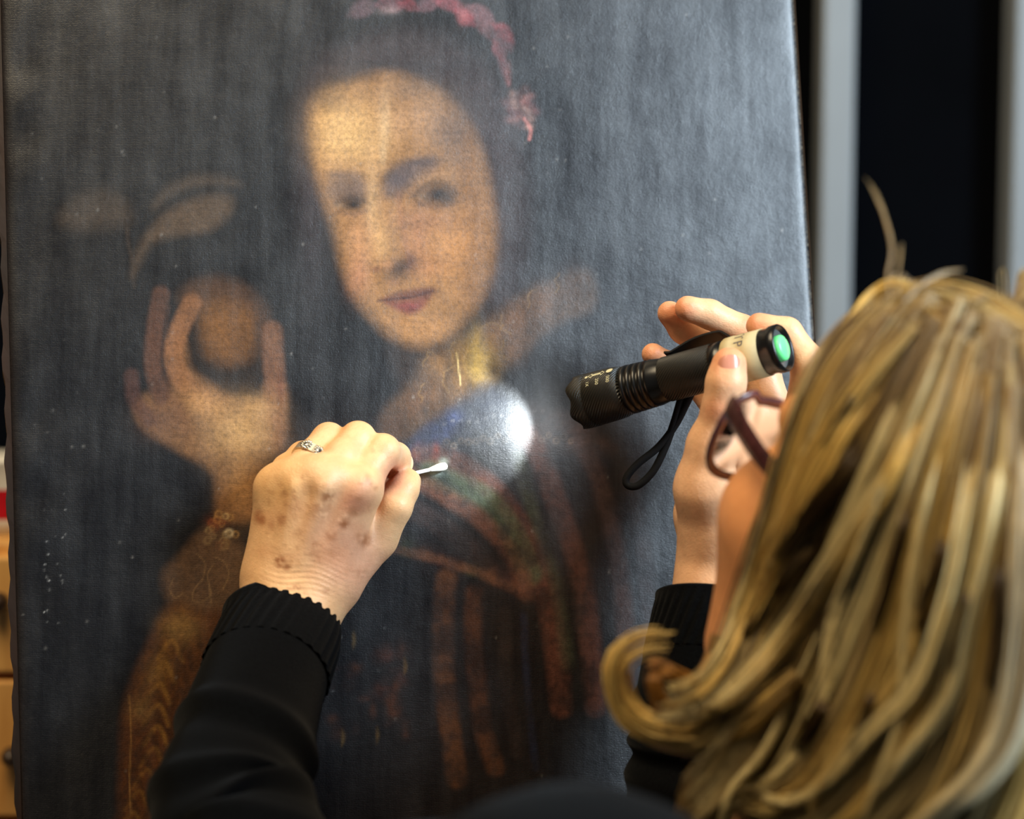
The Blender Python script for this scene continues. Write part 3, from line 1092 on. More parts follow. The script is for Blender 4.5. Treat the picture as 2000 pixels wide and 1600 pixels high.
phi = math.radians(-28)
cdir = math.cos(phi) * te1 + math.sin(phi) * te2
V, Fc = strip([tp(f) + cdir * r / 1000 for f, r in ((0.24, 13.2), (0.26, 15.5), (0.29, 18.0), (0.36, 18.6), (0.43, 17.6), (0.50, 14.8), (0.53, 13.6), (0.56, 14.4))], 0.010, 0.0011, np.cross(ta, cdir))
mesh_obj('belt_clip', V, Fc, M['black_metal'], torch, smooth=False)
# lanyard loop
lp = catmull([C(1358, 752, 1.226), C(1340, 790, 1.232), C(1318, 832, 1.237), C(1285, 874, 1.240), (C(1247, 905, 1.242)), C(1224, 932, 1.243), C(1226, 948, 1.243), C(1247, 948, 1.242), C(1276, 920, 1.241), C(1300, 872, 1.240), C(1318, 820, 1.236), C(1330, 780, 1.232), C(1345, 748, 1.228)], 8)
V, Fc = tube(lp, 0.0021, nseg=10)
mesh_obj('lanyard', V, Fc, M['cord'], torch)


def wrap_text(txt, size, f, ang0, radius, mat, name, spacing=1.0, label=None):
    """lettering wrapped round the barrel: reading direction runs round it, letter tops point to the tail"""
    cu = bpy.data.curves.new('lettering', 'FONT')
    cu.body = txt
    cu.size = size
    cu.space_character = spacing
    cu.resolution_u = 3
    ob = bpy.data.objects.new('lettering', cu)
    COL.objects.link(ob)
    dg = bpy.context.evaluated_depsgraph_get()
    me = bpy.data.meshes.new_from_object(ob.evaluated_get(dg))
    bpy.data.objects.remove(ob)
    V = np.array([v.co[:] for v in me.vertices])
    Fc = [tuple(p.vertices) for p in me.polygons]
    bpy.data.meshes.remove(me)
    Vo = np.array([TA + ta * (f * LT - y) + radius * (math.cos(ang0 + x / radius) * te1 + math.sin(ang0 + x / radius) * te2) for x, y, _ in V])
    return Vo, Fc


V, Fc = wrap_text('ATP', 0.0078, 0.185, math.radians(-4), 0.01295, M['ink'], 'lettering', 1.25)
mesh_obj('lettering', V, Fc, M['ink'], tape, smooth=False, label='grey pencilled letters ATP')
prt = []
prt.append(wrap_text('500', 0.0030, 0.805, math.radians(50), 0.01435, None, ''))
prt.append(wrap_text('250', 0.0028, 0.858, math.radians(51), 0.0147, None, ''))
prt.append(wrap_text('1X', 0.0027, 0.905, math.radians(54), 0.01495, None, ''))


def on_barrel(pts, radius):
    return np.array([TA + ta * (f * LT) + radius * (math.cos(a) * te1 + math.sin(a) * te2) for f, a in pts])


def ribbon_on_barrel(pts, w, radius):
    """closed or open line of (fraction, angle deg) drawn as a flat band"""
    P = [(f * LT, math.radians(a) * radius) for f, a in pts]
    V, Fc = [], []
    for i in range(len(P) - 1):
        a, b = np.array(P[i]), np.array(P[i + 1])
        dn = b - a
        nn = np.array([-dn[1], dn[0]]) / (np.linalg.norm(dn) + 1e-9) * w / 2
        for q in (a - nn, b - nn, b + nn, a + nn):
            V.append(TA + ta * q[0] + radius * (math.cos(q[1] / radius) * te1 + math.sin(q[1] / radius) * te2))
        Fc.append(tuple(range(4 * i, 4 * i + 4)))
    return np.array(V), Fc


R_ = 0.01488
prt.append(ribbon_on_barrel([(0.900, 38), (0.884, 31), (0.884, 35.4), (0.834, 35.4), (0.834, 31), (0.818, 38), (0.834, 45), (0.834, 40.6), (0.884, 40.6), (0.884, 45), (0.900, 38)], 0.00035, R_))
prt.append(ribbon_on_barrel([(0.880, 38), (0.838, 38)], 0.0007, R_))
for f0, a0, rf, ra in ((0.793, 37, 0.0021, 0.0017), (0.910, 39, 0.0009, 0.0009)):
    V = [TA + ta * (f0 * LT + rf * math.cos(q)) + R_ * (math.cos(math.radians(a0) + ra * math.sin(q) / R_) * te1 + math.sin(math.radians(a0) + ra * math.sin(q) / R_) * te2) for q in np.linspace(0, 2 * np.pi, 18, endpoint=False)]
    prt.append((np.array(V), [tuple(range(18))]))
V, Fc = merge(prt)
mesh_obj('printed_marks', V, Fc, M['print'], torch, smooth=False, label='pale printed arrow and numbers')

# the beam
sp_l = bpy.data.lights.new('torch_beam', 'SPOT')
sp_l.energy = 0.60
sp_l.color = (0.86, 0.96, 1.0)
sp_l.spot_size = math.radians(62)
sp_l.spot_blend = 0.08
sp_l.shadow_soft_size = 0.004
beam = bpy.data.objects.new('torch_beam', sp_l)
COL.objects.link(beam)
bp, bt = tp(1.04), on_plane(905, 845)
beam.location = Vector(W(bp))
beam.rotation_euler = (Vector(W(bt)) - Vector(W(bp))).to_track_quat('-Z', 'Y').to_euler()

# ------------------------------------------------------------------ the person
SK = lin(224, 170, 124)
FH = unit(np.array([0.0, math.sin(PITCH), math.cos(PITCH)]))     # level, away from the camera
az, tilt, roll = math.radians(30), math.radians(22), math.radians(13)
hf = math.cos(az) * FH + math.sin(az) * np.array([-1.0, 0, 0])
Fv = math.cos(tilt) * hf + math.sin(tilt) * world_up_cam
Uv = math.cos(tilt) * world_up_cam - math.sin(tilt) * hf
Lv = np.cross(Uv, Fv)
if Lv[0] > 0:
    Lv = -Lv                                                         # the person's left
Uv, Lv = math.cos(roll) * Uv - math.sin(roll) * Lv, math.cos(roll) * Lv + math.sin(roll) * Uv
HEAD_AX = np.stack([Fv, Lv, Uv])
HINGE = C(1434, 790, 1.035)
HC = HINGE - (0.092 * Fv + 0.069 * Lv + 0.014 * Uv)


def hp(f, l, u):
    return HC + f * Fv + l * Lv + u * Uv


# ---- left hand
def hand_left():
    J = lambda *a: C(*a)
    lo, hi = C(430, 1330, 1.16), C(840, 790, 1.30)
    f = Field(np.minimum(lo, hi) - [0.02, 0.02, 0.0], np.maximum(lo, hi) + [0.01, 0.005, 0], 0.0011)
    mm = 0.001
    # wrist and forearm stump
    f.cone(J(538, 1165, 1.222), J(504, 1330, 1.185), 16 * mm, 18 * mm, 0.02)
    f.cone(J(628, 1155, 1.222), J(540, 1330, 1.185), 14.5 * mm, 16 * mm, 0.02)
    f.cone(J(578, 1165, 1.219), J(525, 1330, 1.182), 18 * mm, 19 * mm, 0.02)
    # metacarpals
    mc = {
        'i': (J(632, 1120, 1.222), 15, J(702, 957, 1.216), 12.5),
        'm': (J(592, 1115, 1.218), 16, J(635, 938, 1.209), 12.5),
        'r': (J(556, 1112, 1.219), 15.5, J(577, 940, 1.213), 12),
        'p': (J(542, 1112, 1.225), 13.5, J(538, 955, 1.223), 10.5),
    }
    for k in mc:
        a, ra, b, rb = mc[k]
        f.cone(a, b, ra * mm, rb * mm, 0.017)
    # flesh of the palm behind
    f.cone(J(570, 1080, 1.236), J(640, 980, 1.238), 15 * mm, 14 * mm, 0.012)
    f.cone(J(556, 1060, 1.240), J(556, 985, 1.243), 11 * mm, 10 * mm, 0.012)
    # tendons over the back of the hand
    for a, b in ((J(610, 1105, 1.2055), J(690, 968, 1.2035)), (J(585, 1095, 1.201), J(632, 955, 1.196)), (J(560, 1090, 1.203), J(577, 955, 1.200))):
        f.cone(a, b, 1.0 * mm, 1.8 * mm, 0.009)
    # knuckle caps
    for q, r in ((J(704, 950, 1.2100), 6.5), (J(634, 930, 1.2050), 5.5), (J(536, 952, 1.217), 6.0)):
        f.cone(q, q + 1e-4, r * mm, r * mm, 0.012)
    f.cone(J(742, 962, 1.246), J(772, 928, 1.255), 8 * mm, 7 * mm, 0.004)
    # thumb base and web
    f.cone(J(655, 1125, 1.232), J(733, 1047, 1.240), 16 * mm, 12.3 * mm, 0.010)
    f.cone(J(690, 1065, 1.234), J(706, 1020, 1.238), 11 * mm, 8.0 * mm, 0.010)
    # fingers
    f.chain([mc['i'][2], J(722, 913, 1.221), J(747, 882, 1.2265), J(773, 893, 1.246), J(783, 905, 1.257)], [12 * mm, 9.6 * mm, 9.3 * mm, 7.8 * mm, 7.0 * mm], 0.0026)
    f.chain([mc['m'][2], J(666, 898, 1.217), J(699, 858, 1.229), J(716, 876, 1.251), J(708, 915, 1.258)], [12 * mm, 9.8 * mm, 9.4 * mm, 8.2 * mm, 7.2 * mm], 0.0022)
    f.chain([mc['r'][2], J(607, 896, 1.222), J(642, 859, 1.233), J(660, 876, 1.252), J(655, 915, 1.257)], [11.5 * mm, 9.2 * mm, 9.0 * mm, 8.0 * mm, 7.0 * mm], 0.0022)
    f.chain([mc['p'][2], J(562, 918, 1.234), J(592, 892, 1.2465), J(612, 900, 1.2560), J(615, 930, 1.256)], [10.3 * mm, 8.4 * mm, 8.2 * mm, 7.0 * mm, 6.4 * mm], 0.0022)
    f.chain([J(733, 1050, 1.237), J(770, 990, 1.2330), J(788, 957, 1.2385), J(797, 941, 1.2435)], [12.3 * mm, 9.6 * mm, 8.2 * mm, 7.2 * mm], 0.0035)
    return f.mesh(2)


# ---- right hand
def hand_right():
    J = lambda *a: C(*a)
    f = Field(C(1235, 1360, 1.15) - [0.02, 0.0, 0.0], C(1640, 560, 1.30) + [0.01, 0.01, 0], 0.0012)
    mm = 0.001
    f.cone(J(1394, 1100, 1.210), J(1385, 1260, 1.205), 20 * mm, 23 * mm, 0.02)
    f.cone(J(1412, 1100, 1.232), J(1400, 1260, 1.230), 19 * mm, 22 * mm, 0.02)
    mc = {
        'i': (J(1415, 1050, 1.207), 16, J(1553, 850, 1.224), 12.5),
        'm': (J(1412, 1050, 1.217), 16, J(1518, 838, 1.241), 12),
        'r': (J(1405, 1050, 1.228), 15, J(1477, 832, 1.256), 11.5),
        'p': (J(1396, 1050, 1.238), 14, J(1437, 838, 1.266), 11),
    }
    for k in mc:
        a, ra, b, rb = mc[k]
        f.cone(a, b, ra * mm, rb * mm, 0.012)
    # thenar and hypothenar
    f.cone(J(1398, 1010, 1.204), J(1388, 955, 1.198), 19 * mm, 17.5 * mm, 0.014)
    f.cone(J(1388, 955, 1.198), J(1396, 872, 1.193), 17.5 * mm, 14 * mm, 0.010)
    f.cone(J(1400, 930, 1.206), J(1500, 870, 1.222), 12 * mm, 11 * mm, 0.014)
    f.cone(J(1370, 1000, 1.235), J(1392, 880, 1.252), 15 * mm, 13 * mm, 0.012)
    # thumb
    f.chain([J(1396, 872, 1.192), J(1411, 796, 1.1845), J(1418, 748, 1.1818), J(1424, 713, 1.1830)], [14 * mm, 10.0 * mm, 9.8 * mm, 9.2 * mm], 0.006, 0.005)
    # fingers
    f.chain([mc['i'][2], J(1576, 770, 1.214), J(1577, 706, 1.209), J(1537, 650, 1.211), J(1483, 637, 1.213)], [12 * mm, 9.6 * mm, 9.0 * mm, 8.0 * mm, 7.2 * mm], 0.003)
    f.chain([mc['m'][2], J(1490, 730, 1.245), J(1450, 647, 1.246), J(1386, 614, 1.241), J(1343, 603, 1.237)], [11.8 * mm, 9.4 * mm, 8.7 * mm, 7.8 * mm, 7.1 * mm], 0.002)
    f.chain([mc['r'][2], J(1438, 760, 1.262), J(1395, 690, 1.263), J(1334, 642, 1.258), J(1308, 612, 1.250)], [11.2 * mm, 9.0 * mm, 8.3 * mm, 7.8 * mm, 6.9 * mm], 0.002)
    f.chain([mc['p'][2], J(1392, 782, 1.270), J(1355, 745, 1.270), J(1303, 712, 1.264), J(1275, 692, 1.258)], [10.4 * mm, 8.2 * mm, 7.5 * mm, 7.0 * mm, 6.3 * mm], 0.002)
    return f.mesh(2)


# ---- head with its face, in head-local axes (f, l, u)
def head():
    f = Field((-0.14, -0.10, -0.24), (0.135, 0.10, 0.135), 0.0024)
    E = np.eye(3)
    f.ell((-0.012, 0, 0.030), E, (0.094, 0.073, 0.088), 0.01)
    f.ell((0.030, 0, -0.010), E, (0.066, 0.064, 0.080), 0.02)
    f.cone((0.040, 0, -0.045), (0.062, 0, -0.092), 0.052, 0.026, 0.02)
    for s in (-1, 1):
        f.cone((0.000, 0.052 * s, -0.055), (0.068, 0.014 * s, -0.100), 0.016, 0.015, 0.02)     # jaw
        f.ell((0.062, 0.040 * s, -0.022), E, (0.028, 0.026, 0.024), 0.018)                      # cheek
        f.cone((0.056, 0.036 * s, -0.030), (0.052, 0.026 * s, -0.085), 0.030, 0.026, 0.018)     # full lower cheek
        f.cone((0.084, 0.012 * s, 0.026), (0.074, 0.046 * s, 0.022), 0.010, 0.010, 0.012)       # brow
        f.ell((0.094, 0.031 * s, 0.002), E, (0.016, 0.017, 0.012), 0.008, sub=True)             # socket
        f.cone((0.104, 0.010 * s, -0.030), (0.098, 0.014 * s, -0.032), 0.006, 0.005, 0.004)     # nostril wing
        f.ell((-0.004, 0.074 * s, -0.004), E, (0.018, 0.007, 0.031), 0.006)                     # ear
        f.ell((0.000, 0.081 * s, -0.002), E, (0.009, 0.005, 0.018), 0.004, sub=True)
        f.cone((0.094, 0, -0.063), (0.086, 0.022 * s, -0.066), 0.0055, 0.003, 0.004)            # lips
        f.cone((0.093, 0, -0.071), (0.086, 0.020 * s, -0.067), 0.0062, 0.003, 0.004)
    f.cone((0.092, 0, 0.018), (0.113, 0, -0.026), 0.008, 0.0105, 0.010)
    f.ell((0.080, 0, -0.100), E, (0.020, 0.022, 0.017), 0.014)
    f.cone((-0.025, 0, -0.055), (-0.045, 0, -0.24), 0.056, 0.062, 0.03)                      # neck
    V, Q = f.mesh(2)
    return V, V @ HEAD_AX + HC, Q


# joints of the clothed figure
NECK = HC - 0.20 * world_up_cam - 0.055 * hf
SL, SR = np.array([0.022, -0.200, 0.790]), np.array([0.330, -0.275, 1.030])
EL = np.array([-0.122, -0.245, 1.000])
WL = C(556, 1240, 1.203)
ER = np.array([0.100, -0.330, 1.165])
WR = C(1398, 1200, 1.214)
DN = -world_up_cam
MIDS = 0.5 * (SL + SR)
M2 = MIDS + 0.055 * DN + 0.02 * hf
HIP = MIDS + 0.50 * DN - 0.03 * hf
FLOORH = (W(HIP)[2])


def limbs():
    f = Field((-0.25, -0.85, 0.62), (0.46, -0.05, 1.30), 0.010)
    f.cone(SL, EL, 0.036, 0.024, 0.01)
    f.cone(EL, WL, 0.024, 0.017, 0.01)
    f.cone(SR, ER, 0.036, 0.026, 0.01)
    f.cone(ER, WR, 0.026, 0.018, 0.01)
    f.cone(NECK, M2, 0.050, 0.055, 0.03)
    f.cone(SL, M2, 0.04, 0.05, 0.03)
    f.cone(M2, SR, 0.05, 0.04, 0.03)
    f.cone(MIDS + 0.08 * DN, HIP, 0.10, 0.11, 0.04)
    return f.mesh(2)


person = bpy.data.objects.new('person', None)
pw = W(HIP)
person.location = (pw[0], pw[1], 0)
link(person, None, 'blonde person in a black ribbed sweater holding a torch and swab to the canvas', 'person')

VL, QL = hand_left()
VR, QR = hand_right()
VHl, VH, QH = head()
VB_, QB = limbs()

# skin tints
cL = np.tile(lin(238, 190, 140), (len(VL), 1))
lx, ly = PX(VL)
near = VL[:, 2] < np.median(VL[:, 2]) + 0.02


def tint(colarr, X, Y, mask, cx, cy, rx, ry, rgb, a, rot=0.0, rag=False):
    c, s = math.cos(math.radians(rot)), math.sin(math.radians(rot))
    dx, dy = X - cx, Y - cy
    e = ((dx * c + dy * s) / rx) ** 2 + ((-dx * s + dy * c) / ry) ** 2
    w = a * np.exp(-e ** 1.5) * mask
    if rag:
        w = w * sstep(0.5 * vnoise(X, Y, 9, 11) + 0.5 * vnoise(X, Y, 4.5, 12), 0.12, 0.5)
    colarr += (lin(rgb) - colarr) * w[:, None]


tint(cL, lx, ly, near, 690, 1090, 70, 120, (222, 158, 134), 0.6, -30)  # pinker right side: the cool light painted into the skin
tint(cL, lx, ly, near, 540, 930, 60, 60, (238, 190, 128), 0.6)  # yellower left side: the warm light painted in likewise
tint(cL, lx, ly, near, 700, 970, 40, 34, (214, 146, 116), 0.6)
tint(cL, lx, ly, near, 690, 985, 26, 20, (190, 122, 92), 0.55)
tint(cL, lx, ly, near, 770, 930, 26, 40, (226, 146, 124), 0.6)
for cx, cy, rx, ry, a in ((556, 965, 8, 7, .4), (641, 968, 10, 8, .65), (636, 975, 8, 6, .5), (672, 1024, 9, 8, .8), (713, 1055, 11, 11, .75), (647, 1047, 10, 9, .55), (618, 1000, 20, 16, .30), (505, 1010, 10, 14, .7), (512, 1016, 6, 9, .5), (549, 1017, 8, 10, .5), (530, 1026, 6, 10, .4), (580, 1040, 9, 8, .4), (547, 1096, 9, 9, .9), (560, 1108, 7, 6, .75), (543, 1104, 6, 6, .6), (610, 1080, 14, 8, .45), (620, 1092, 10, 7, .35), (575, 990, 6, 6, .5), (558, 985, 5, 5, .3), (576, 1148, 12, 5, .5), (705, 1120, 12, 9, .3), (728, 880, 4, 4, .35), (600, 955, 18, 12, .25), (655, 1000, 24, 22, .28), (690, 1000, 14, 9, .45), (618, 1062, 7, 5, .4)):
    tint(cL, lx, ly, near, cx, cy, rx * 1.2, ry * 1.2, (158, 96, 56), min(1.0, a * 1.1), 0.0, True)
for _ in range(70):
    fx, fy = 500 + 240 * rng.random(), 930 + 230 * rng.random()
    tint(cL, lx, ly, near, fx, fy, 3 + 5 * rng.random(), 3 + 5 * rng.random(), (176, 116, 72), 0.15 + 0.3 * rng.random(), 0.0, True)
for _ in range(16):
    fx, fy = 510 + 200 * rng.random(), 950 + 170 * rng.random()
    tint(cL, lx, ly, near, fx, fy, 14 + 18 * rng.random(), 12 + 14 * rng.random(), (204, 140, 98), 0.25)
# creases across the wrist and over the finger joints
wq = np.exp(-((ly - 1128) / 42) ** 2 - ((lx - 620) / 85) ** 2) * near
VL[:, 2] += 0.00030 * wq * np.sin((ly - 0.22 * lx + 7 * np.sin(lx / 23.0)) * 2 * np.pi / 11.0)
for jx, jy in ((748, 866), (699, 842), (642, 843)):
    jq = np.exp(-((lx - jx) / 20) ** 2 - ((ly - jy) / 14) ** 2) * near
    VL[:, 2] += 0.00016 * jq * np.sin((ly + 0.4 * lx) * 2 * np.pi / 7.5)
cR = np.tile(lin(236, 186, 144), (len(VR), 1))
rx_, ry_ = PX(VR)
one = np.ones(len(VR))
for cx, cy, r in ((1300, 615, 26), (1335, 602, 26), (1272, 690, 24), (1475, 632, 28), (1425, 700, 40)):
    tint(cR, rx_, ry_, one, cx, cy, r, r, (224, 140, 100), 0.7)
tint(cR, rx_, ry_, one, 1400, 800, 30, 26, (214, 140, 104), 0.6)
cH = np.tile(lin(232, 160, 104), (len(VH), 1))
lipm = np.exp(-(((VHl[:, 0] - 0.094) / 0.010) ** 2 + (VHl[:, 1] / 0.020) ** 2 + ((VHl[:, 2] + 0.067) / 0.008) ** 2))
cH += (lin(186, 100, 92) - cH) * lipm[:, None]
nb_ = 0
Vb = np.concatenate([VL, VR, VH, VB_])
Qb = np.concatenate([QL, QR + len(VL), QH + len(VL) + len(VR), QB + len(VL) + len(VR) + len(VH)])
Cb = np.concatenate([cL, cR, cH, np.tile(SK, (len(VB_), 1))])
mesh_obj('body', Vb, Qb, M['skin'], person, colors=Cb)

for s in (-1, 1):
    V, Fc = ellipsoid(hp(0.078, 0.031 * s, 0.002), HEAD_AX, (0.0115, 0.0115, 0.0115))
    e = mesh_obj('eye', V, Fc, M['eye'], person)
    V, Fc = ellipsoid(hp(0.0875, 0.031 * s, 0.001), HEAD_AX, (0.0025, 0.0055, 0.0055))
    mesh_obj('iris', V, Fc, M['iris'], e)


def nail(c, along, normal, w, l, side_r):
    along = unit(along)
    normal = unit(normal - along * (normal @ along))
    side = np.cross(along, normal)
    V, Fc = [], []
    n, mth = 10, 12
    for i in range(n + 1):
        u = -1 + 2 * i / n
        for j in range(mth + 1):
            v = -1 + 2 * j / mth
            sq = (1 - 0.5 * abs(u) ** 3.5) if u < 0 else (1 - 0.42 * u ** 4)
            x = v * w / 2 * sq
            V.append(np.asarray(c) + along * (u * l / 2) * (1 - 0.12 * v * v) + side * x - normal * (x * x / (2 * side_r) + 0.0006 * u * u + 0.0010 * (abs(v) ** 6)))
    for i in range(n):
        for j in range(mth):
            a = i * (mth + 1) + j
            Fc.append((a, a + 1, a + mth + 2, a + mth + 1))
    return np.array(V), Fc


V, Fc = nail(C(1428, 718, 1.1727), C(1427, 690, 1.1738) - C(1423, 745, 1.1721), np.array([0.12, 0.12, -1.0]), 0.0128, 0.0138, 0.0085)
mesh_obj('fingernail', V, Fc, M['nail'], person, label='broad thumbnail over the torch')
V, Fc = nail(C(806, 942, 1.2395), C(808, 926, 1.240) - C(800, 957, 1.2385), np.array([0.80, 0.12, -0.58]), 0.0095, 0.011, 0.007)
mesh_obj('fingernail', V, Fc, M['nail'], person)

# ---- sweater: torso, sleeves with folds, ribbed cuffs
fS = Field((-0.26, -0.86, 0.60), (0.50, -0.06, 1.34), 0.009)
fS.cone(SL, SL * 0.6 + EL * 0.4, 0.060, 0.052, 0.03)
fS.cone(SL * 0.6 + EL * 0.4, EL, 0.052, 0.046, 0.03)
fS.cone(SR, ER, 0.058, 0.046, 0.03)
fS.cone(NECK + 0.05 * DN, M2, 0.060, 0.075, 0.05)
fS.cone(SL, M2, 0.056, 0.070, 0.05)
fS.cone(M2, SR, 0.070, 0.058, 0.05)
fS.cone(MIDS + 0.10 * DN + 0.03 * hf, HIP, 0.125, 0.135, 0.06)
VS, QS = fS.mesh(3)
sweater = mesh_obj('sweater', VS, QS, M['wool'], person, label='black knitted sweater')


def fold_disp(seed, amp):
    r = np.random.default_rng(seed)

    def fn(A, Th):
        d = np.zeros_like(A)
        for (a0, w, ph, am) in ((0.30, 0.030, 0.2, 1.0), (0.46, 0.028, -0.3, 0.9), (0.60, 0.032, 0.5, 1.0), (0.74, 0.035, 0.0, 0.9), (0.88, 0.04, 0.4, 0.8)):
            c = a0 + 0.05 * np.cos(Th - ph - 0.4)
            x = (A - c) / w
            d += amp * am * (np.exp(-x * x) - 0.6 * np.exp(-(x - 1.6) ** 2)) * (0.65 + 0.35 * np.cos(Th - ph))
        d += amp * 0.25 * np.sin(5 * Th + 14 * A) * A
        return d
    return fn


def sleeve(path, ra, rb, seed, name, nseg=72):
    P = catmull(path, 30)
    n = len(P)
    k = np.linspace(0, 1, len(ra))
    a = np.interp(np.linspace(0, 1, n), k, ra)
    b = np.interp(np.linspace(0, 1, n), k, rb)
    V, Fc = tube(P, a, b, nseg, False, disp=fold_disp(seed, 0.0042))
    return mesh_obj(name, V, Fc, M['wool'], sweater)


def cuff(path, ra, rb, nrib, name):
    P = catmull(path, 14)
    n = len(P)
    k = np.linspace(0, 1, len(ra))
    a = np.interp(np.linspace(0, 1, n), k, ra)
    b = np.interp(np.linspace(0, 1, n), k, rb)

    def rib(A, Th):
        w = np.cos(nrib * (Th + 0.25 * A))
        return 0.00055 * np.clip(w * 1.8, -1, 0.7) * sstep(A, 0.0, 0.35) + 0.0004 * (1 - sstep(A, 0.0, 0.12))
    V, Fc = tube(P, a, b, nrib * 8, False, disp=rib)
    n8 = nrib * 8
    # rolled edge turning into the opening
    V2 = V[:n8].copy()
    cen = P[0]
    V2 = cen + (V2 - cen) * 0.93 + (P[2] - P[0]) * 0.8
    off = len(V)
    V = np.concatenate([V, V2])
    Fc = Fc + [(j, off + j, off + (j + 1) % n8, (j + 1) % n8) for j in range(n8)]
    return mesh_obj(name, V, Fc, M['wool'], sweater, label='ribbed black cuff')


def on_seg(a, b, t):
    return np.asarray(a) * (1 - t) + np.asarray(b) * t


cL0, cL1 = C(549, 1204, 1.216), C(518, 1318, 1.176)
cuff([cL0, C(543, 1250, 1.202), cL1], [0.0265, 0.029, 0.0305], [0.0312, 0.0330, 0.0340], 30, 'cuff')
sleeve([C(524, 1300, 1.182), C(487, 1420, 1.142), C(446, 1600, 1.078), 0.72 * EL + 0.28 * WL, EL + 0.03 * (EL - WL)], [0.0295, 0.034, 0.0365, 0.039, 0.040], [0.0320, 0.0345, 0.0385, 0.040, 0.042], 1, 'sleeve')
cR0, cR1 = C(1396, 1172, 1.216), C(1384, 1290, 1.205)
cuff([cR0, on_seg(cR0, cR1, 0.5), cR1], [0.031, 0.032, 0.033], [0.0315, 0.033, 0.035], 34, 'cuff')
sleeve([C(1386, 1280, 1.206), C(1376, 1400, 1.198), C(1370, 1600, 1.188), ER], [0.033, 0.036, 0.040, 0.042], [0.035, 0.037, 0.040, 0.042], 2, 'sleeve')

# ---- trousers and shoes (below the frame, they carry the figure)
fT = Field(np.array([-0.2, -1.75, 0.45]), np.array([0.60, -0.55, 1.35]), 0.014)
legs = []
for s in (-1, 1):
    side = unit(SR - SL)
    hj = HIP + 0.085 * s * side + 0.02 * DN
    foot_w = W(hj)
    ank = np.array([foot_w[0] + 0.02 * s, foot_w[1] - 0.02, 0.085])
    knee = 0.5 * (foot_w + ank) + np.array([0, 0.03, 0])
    tc = lambda q: BASIS @ (np.asarray(q) - CAM_LOC)
    fT.cone(hj, tc(knee), 0.085, 0.062, 0.03)
    fT.cone(tc(knee), tc(ank), 0.062, 0.048, 0.02)
    legs.append(ank)
fT.cone(HIP + 0.0 * DN, HIP + 0.05 * DN, 0.13, 0.12, 0.05)
VT_, QT = fT.mesh(2)
mesh_obj('trousers', VT_, QT, M['trouser'], person)
hfw = np.array([hf @ BASIS[:, 0], hf @ BASIS[:, 1], 0.0])
hfw = unit(hfw)
for ank in legs:
    V, Fc = tube([ank * [1, 1, 0] + hfw * q + [0, 0, z] for q, z in ((-0.075, 0.035), (-0.06, 0.05), (0.0, 0.058), (0.06, 0.045), (0.13, 0.034), (0.17, 0.026), (0.182, 0.02))], [0.018, 0.049, 0.057, 0.044, 0.033, 0.025, 0.008], [0.02, 0.034, 0.036, 0.040, 0.044, 0.036, 0.012], 20, up0=(0, 0, 1))
    V[:, 2] = np.maximum(V[:, 2], 0.0)
    mesh_obj('shoe', V, Fc, M['shoe'], person, space='world')

# ------------------------------------------------------------------ hair
E1c, E1r = hp(-0.012, 0.0, 0.028), np.array([0.112, 0.096, 0.104])
E2c = HC + 0.115 * DN - 0.045 * hf + 0.01 * np.array([1.0, 0, 0])
E2ax = np.stack([hf, np.array([1.0, 0, 0]) - hf * hf[0], -DN])
E2ax[1] = unit(E2ax[1])
E2r = np.array([0.095, 0.115, 0.150])


def ray_ell(r, c, ax, rad):
    o = (-c) @ ax.T / rad
    d = (r @ ax.T) / rad
    A = (d * d).sum(-1)
    Bq = (d * o).sum(-1)
    Cq = (o * o).sum(-1) - 1
    disc = Bq * Bq - A * Cq
    t = (-Bq - np.sqrt(np.maximum(disc, 0))) / A
    return t, disc


def shell_depth(px, py):
    r = np.stack([(px - 1000) / FPX, (800 - py) / FPX, np.ones_like(px)], -1)
    t1, d1 = ray_ell(r, E1c, HEAD_AX, E1r)
    t2, d2 = ray_ell(r, E2c, E2ax, E2r)
    w1 = np.where(d1 > 0, t1, 1.03)
    w2 = np.where(d2 > 0, t2, 1.03)
    k = 0.02
    mn = -k * np.log(np.exp(-w1 / k) + np.exp(-w2 / k))
    both = (d1 <= 0) & (d2 <= 0)
    near_d = np.where(d1 > d2, t1, t2)
    return np.where(both, np.minimum(near_d, 1.0), mn)


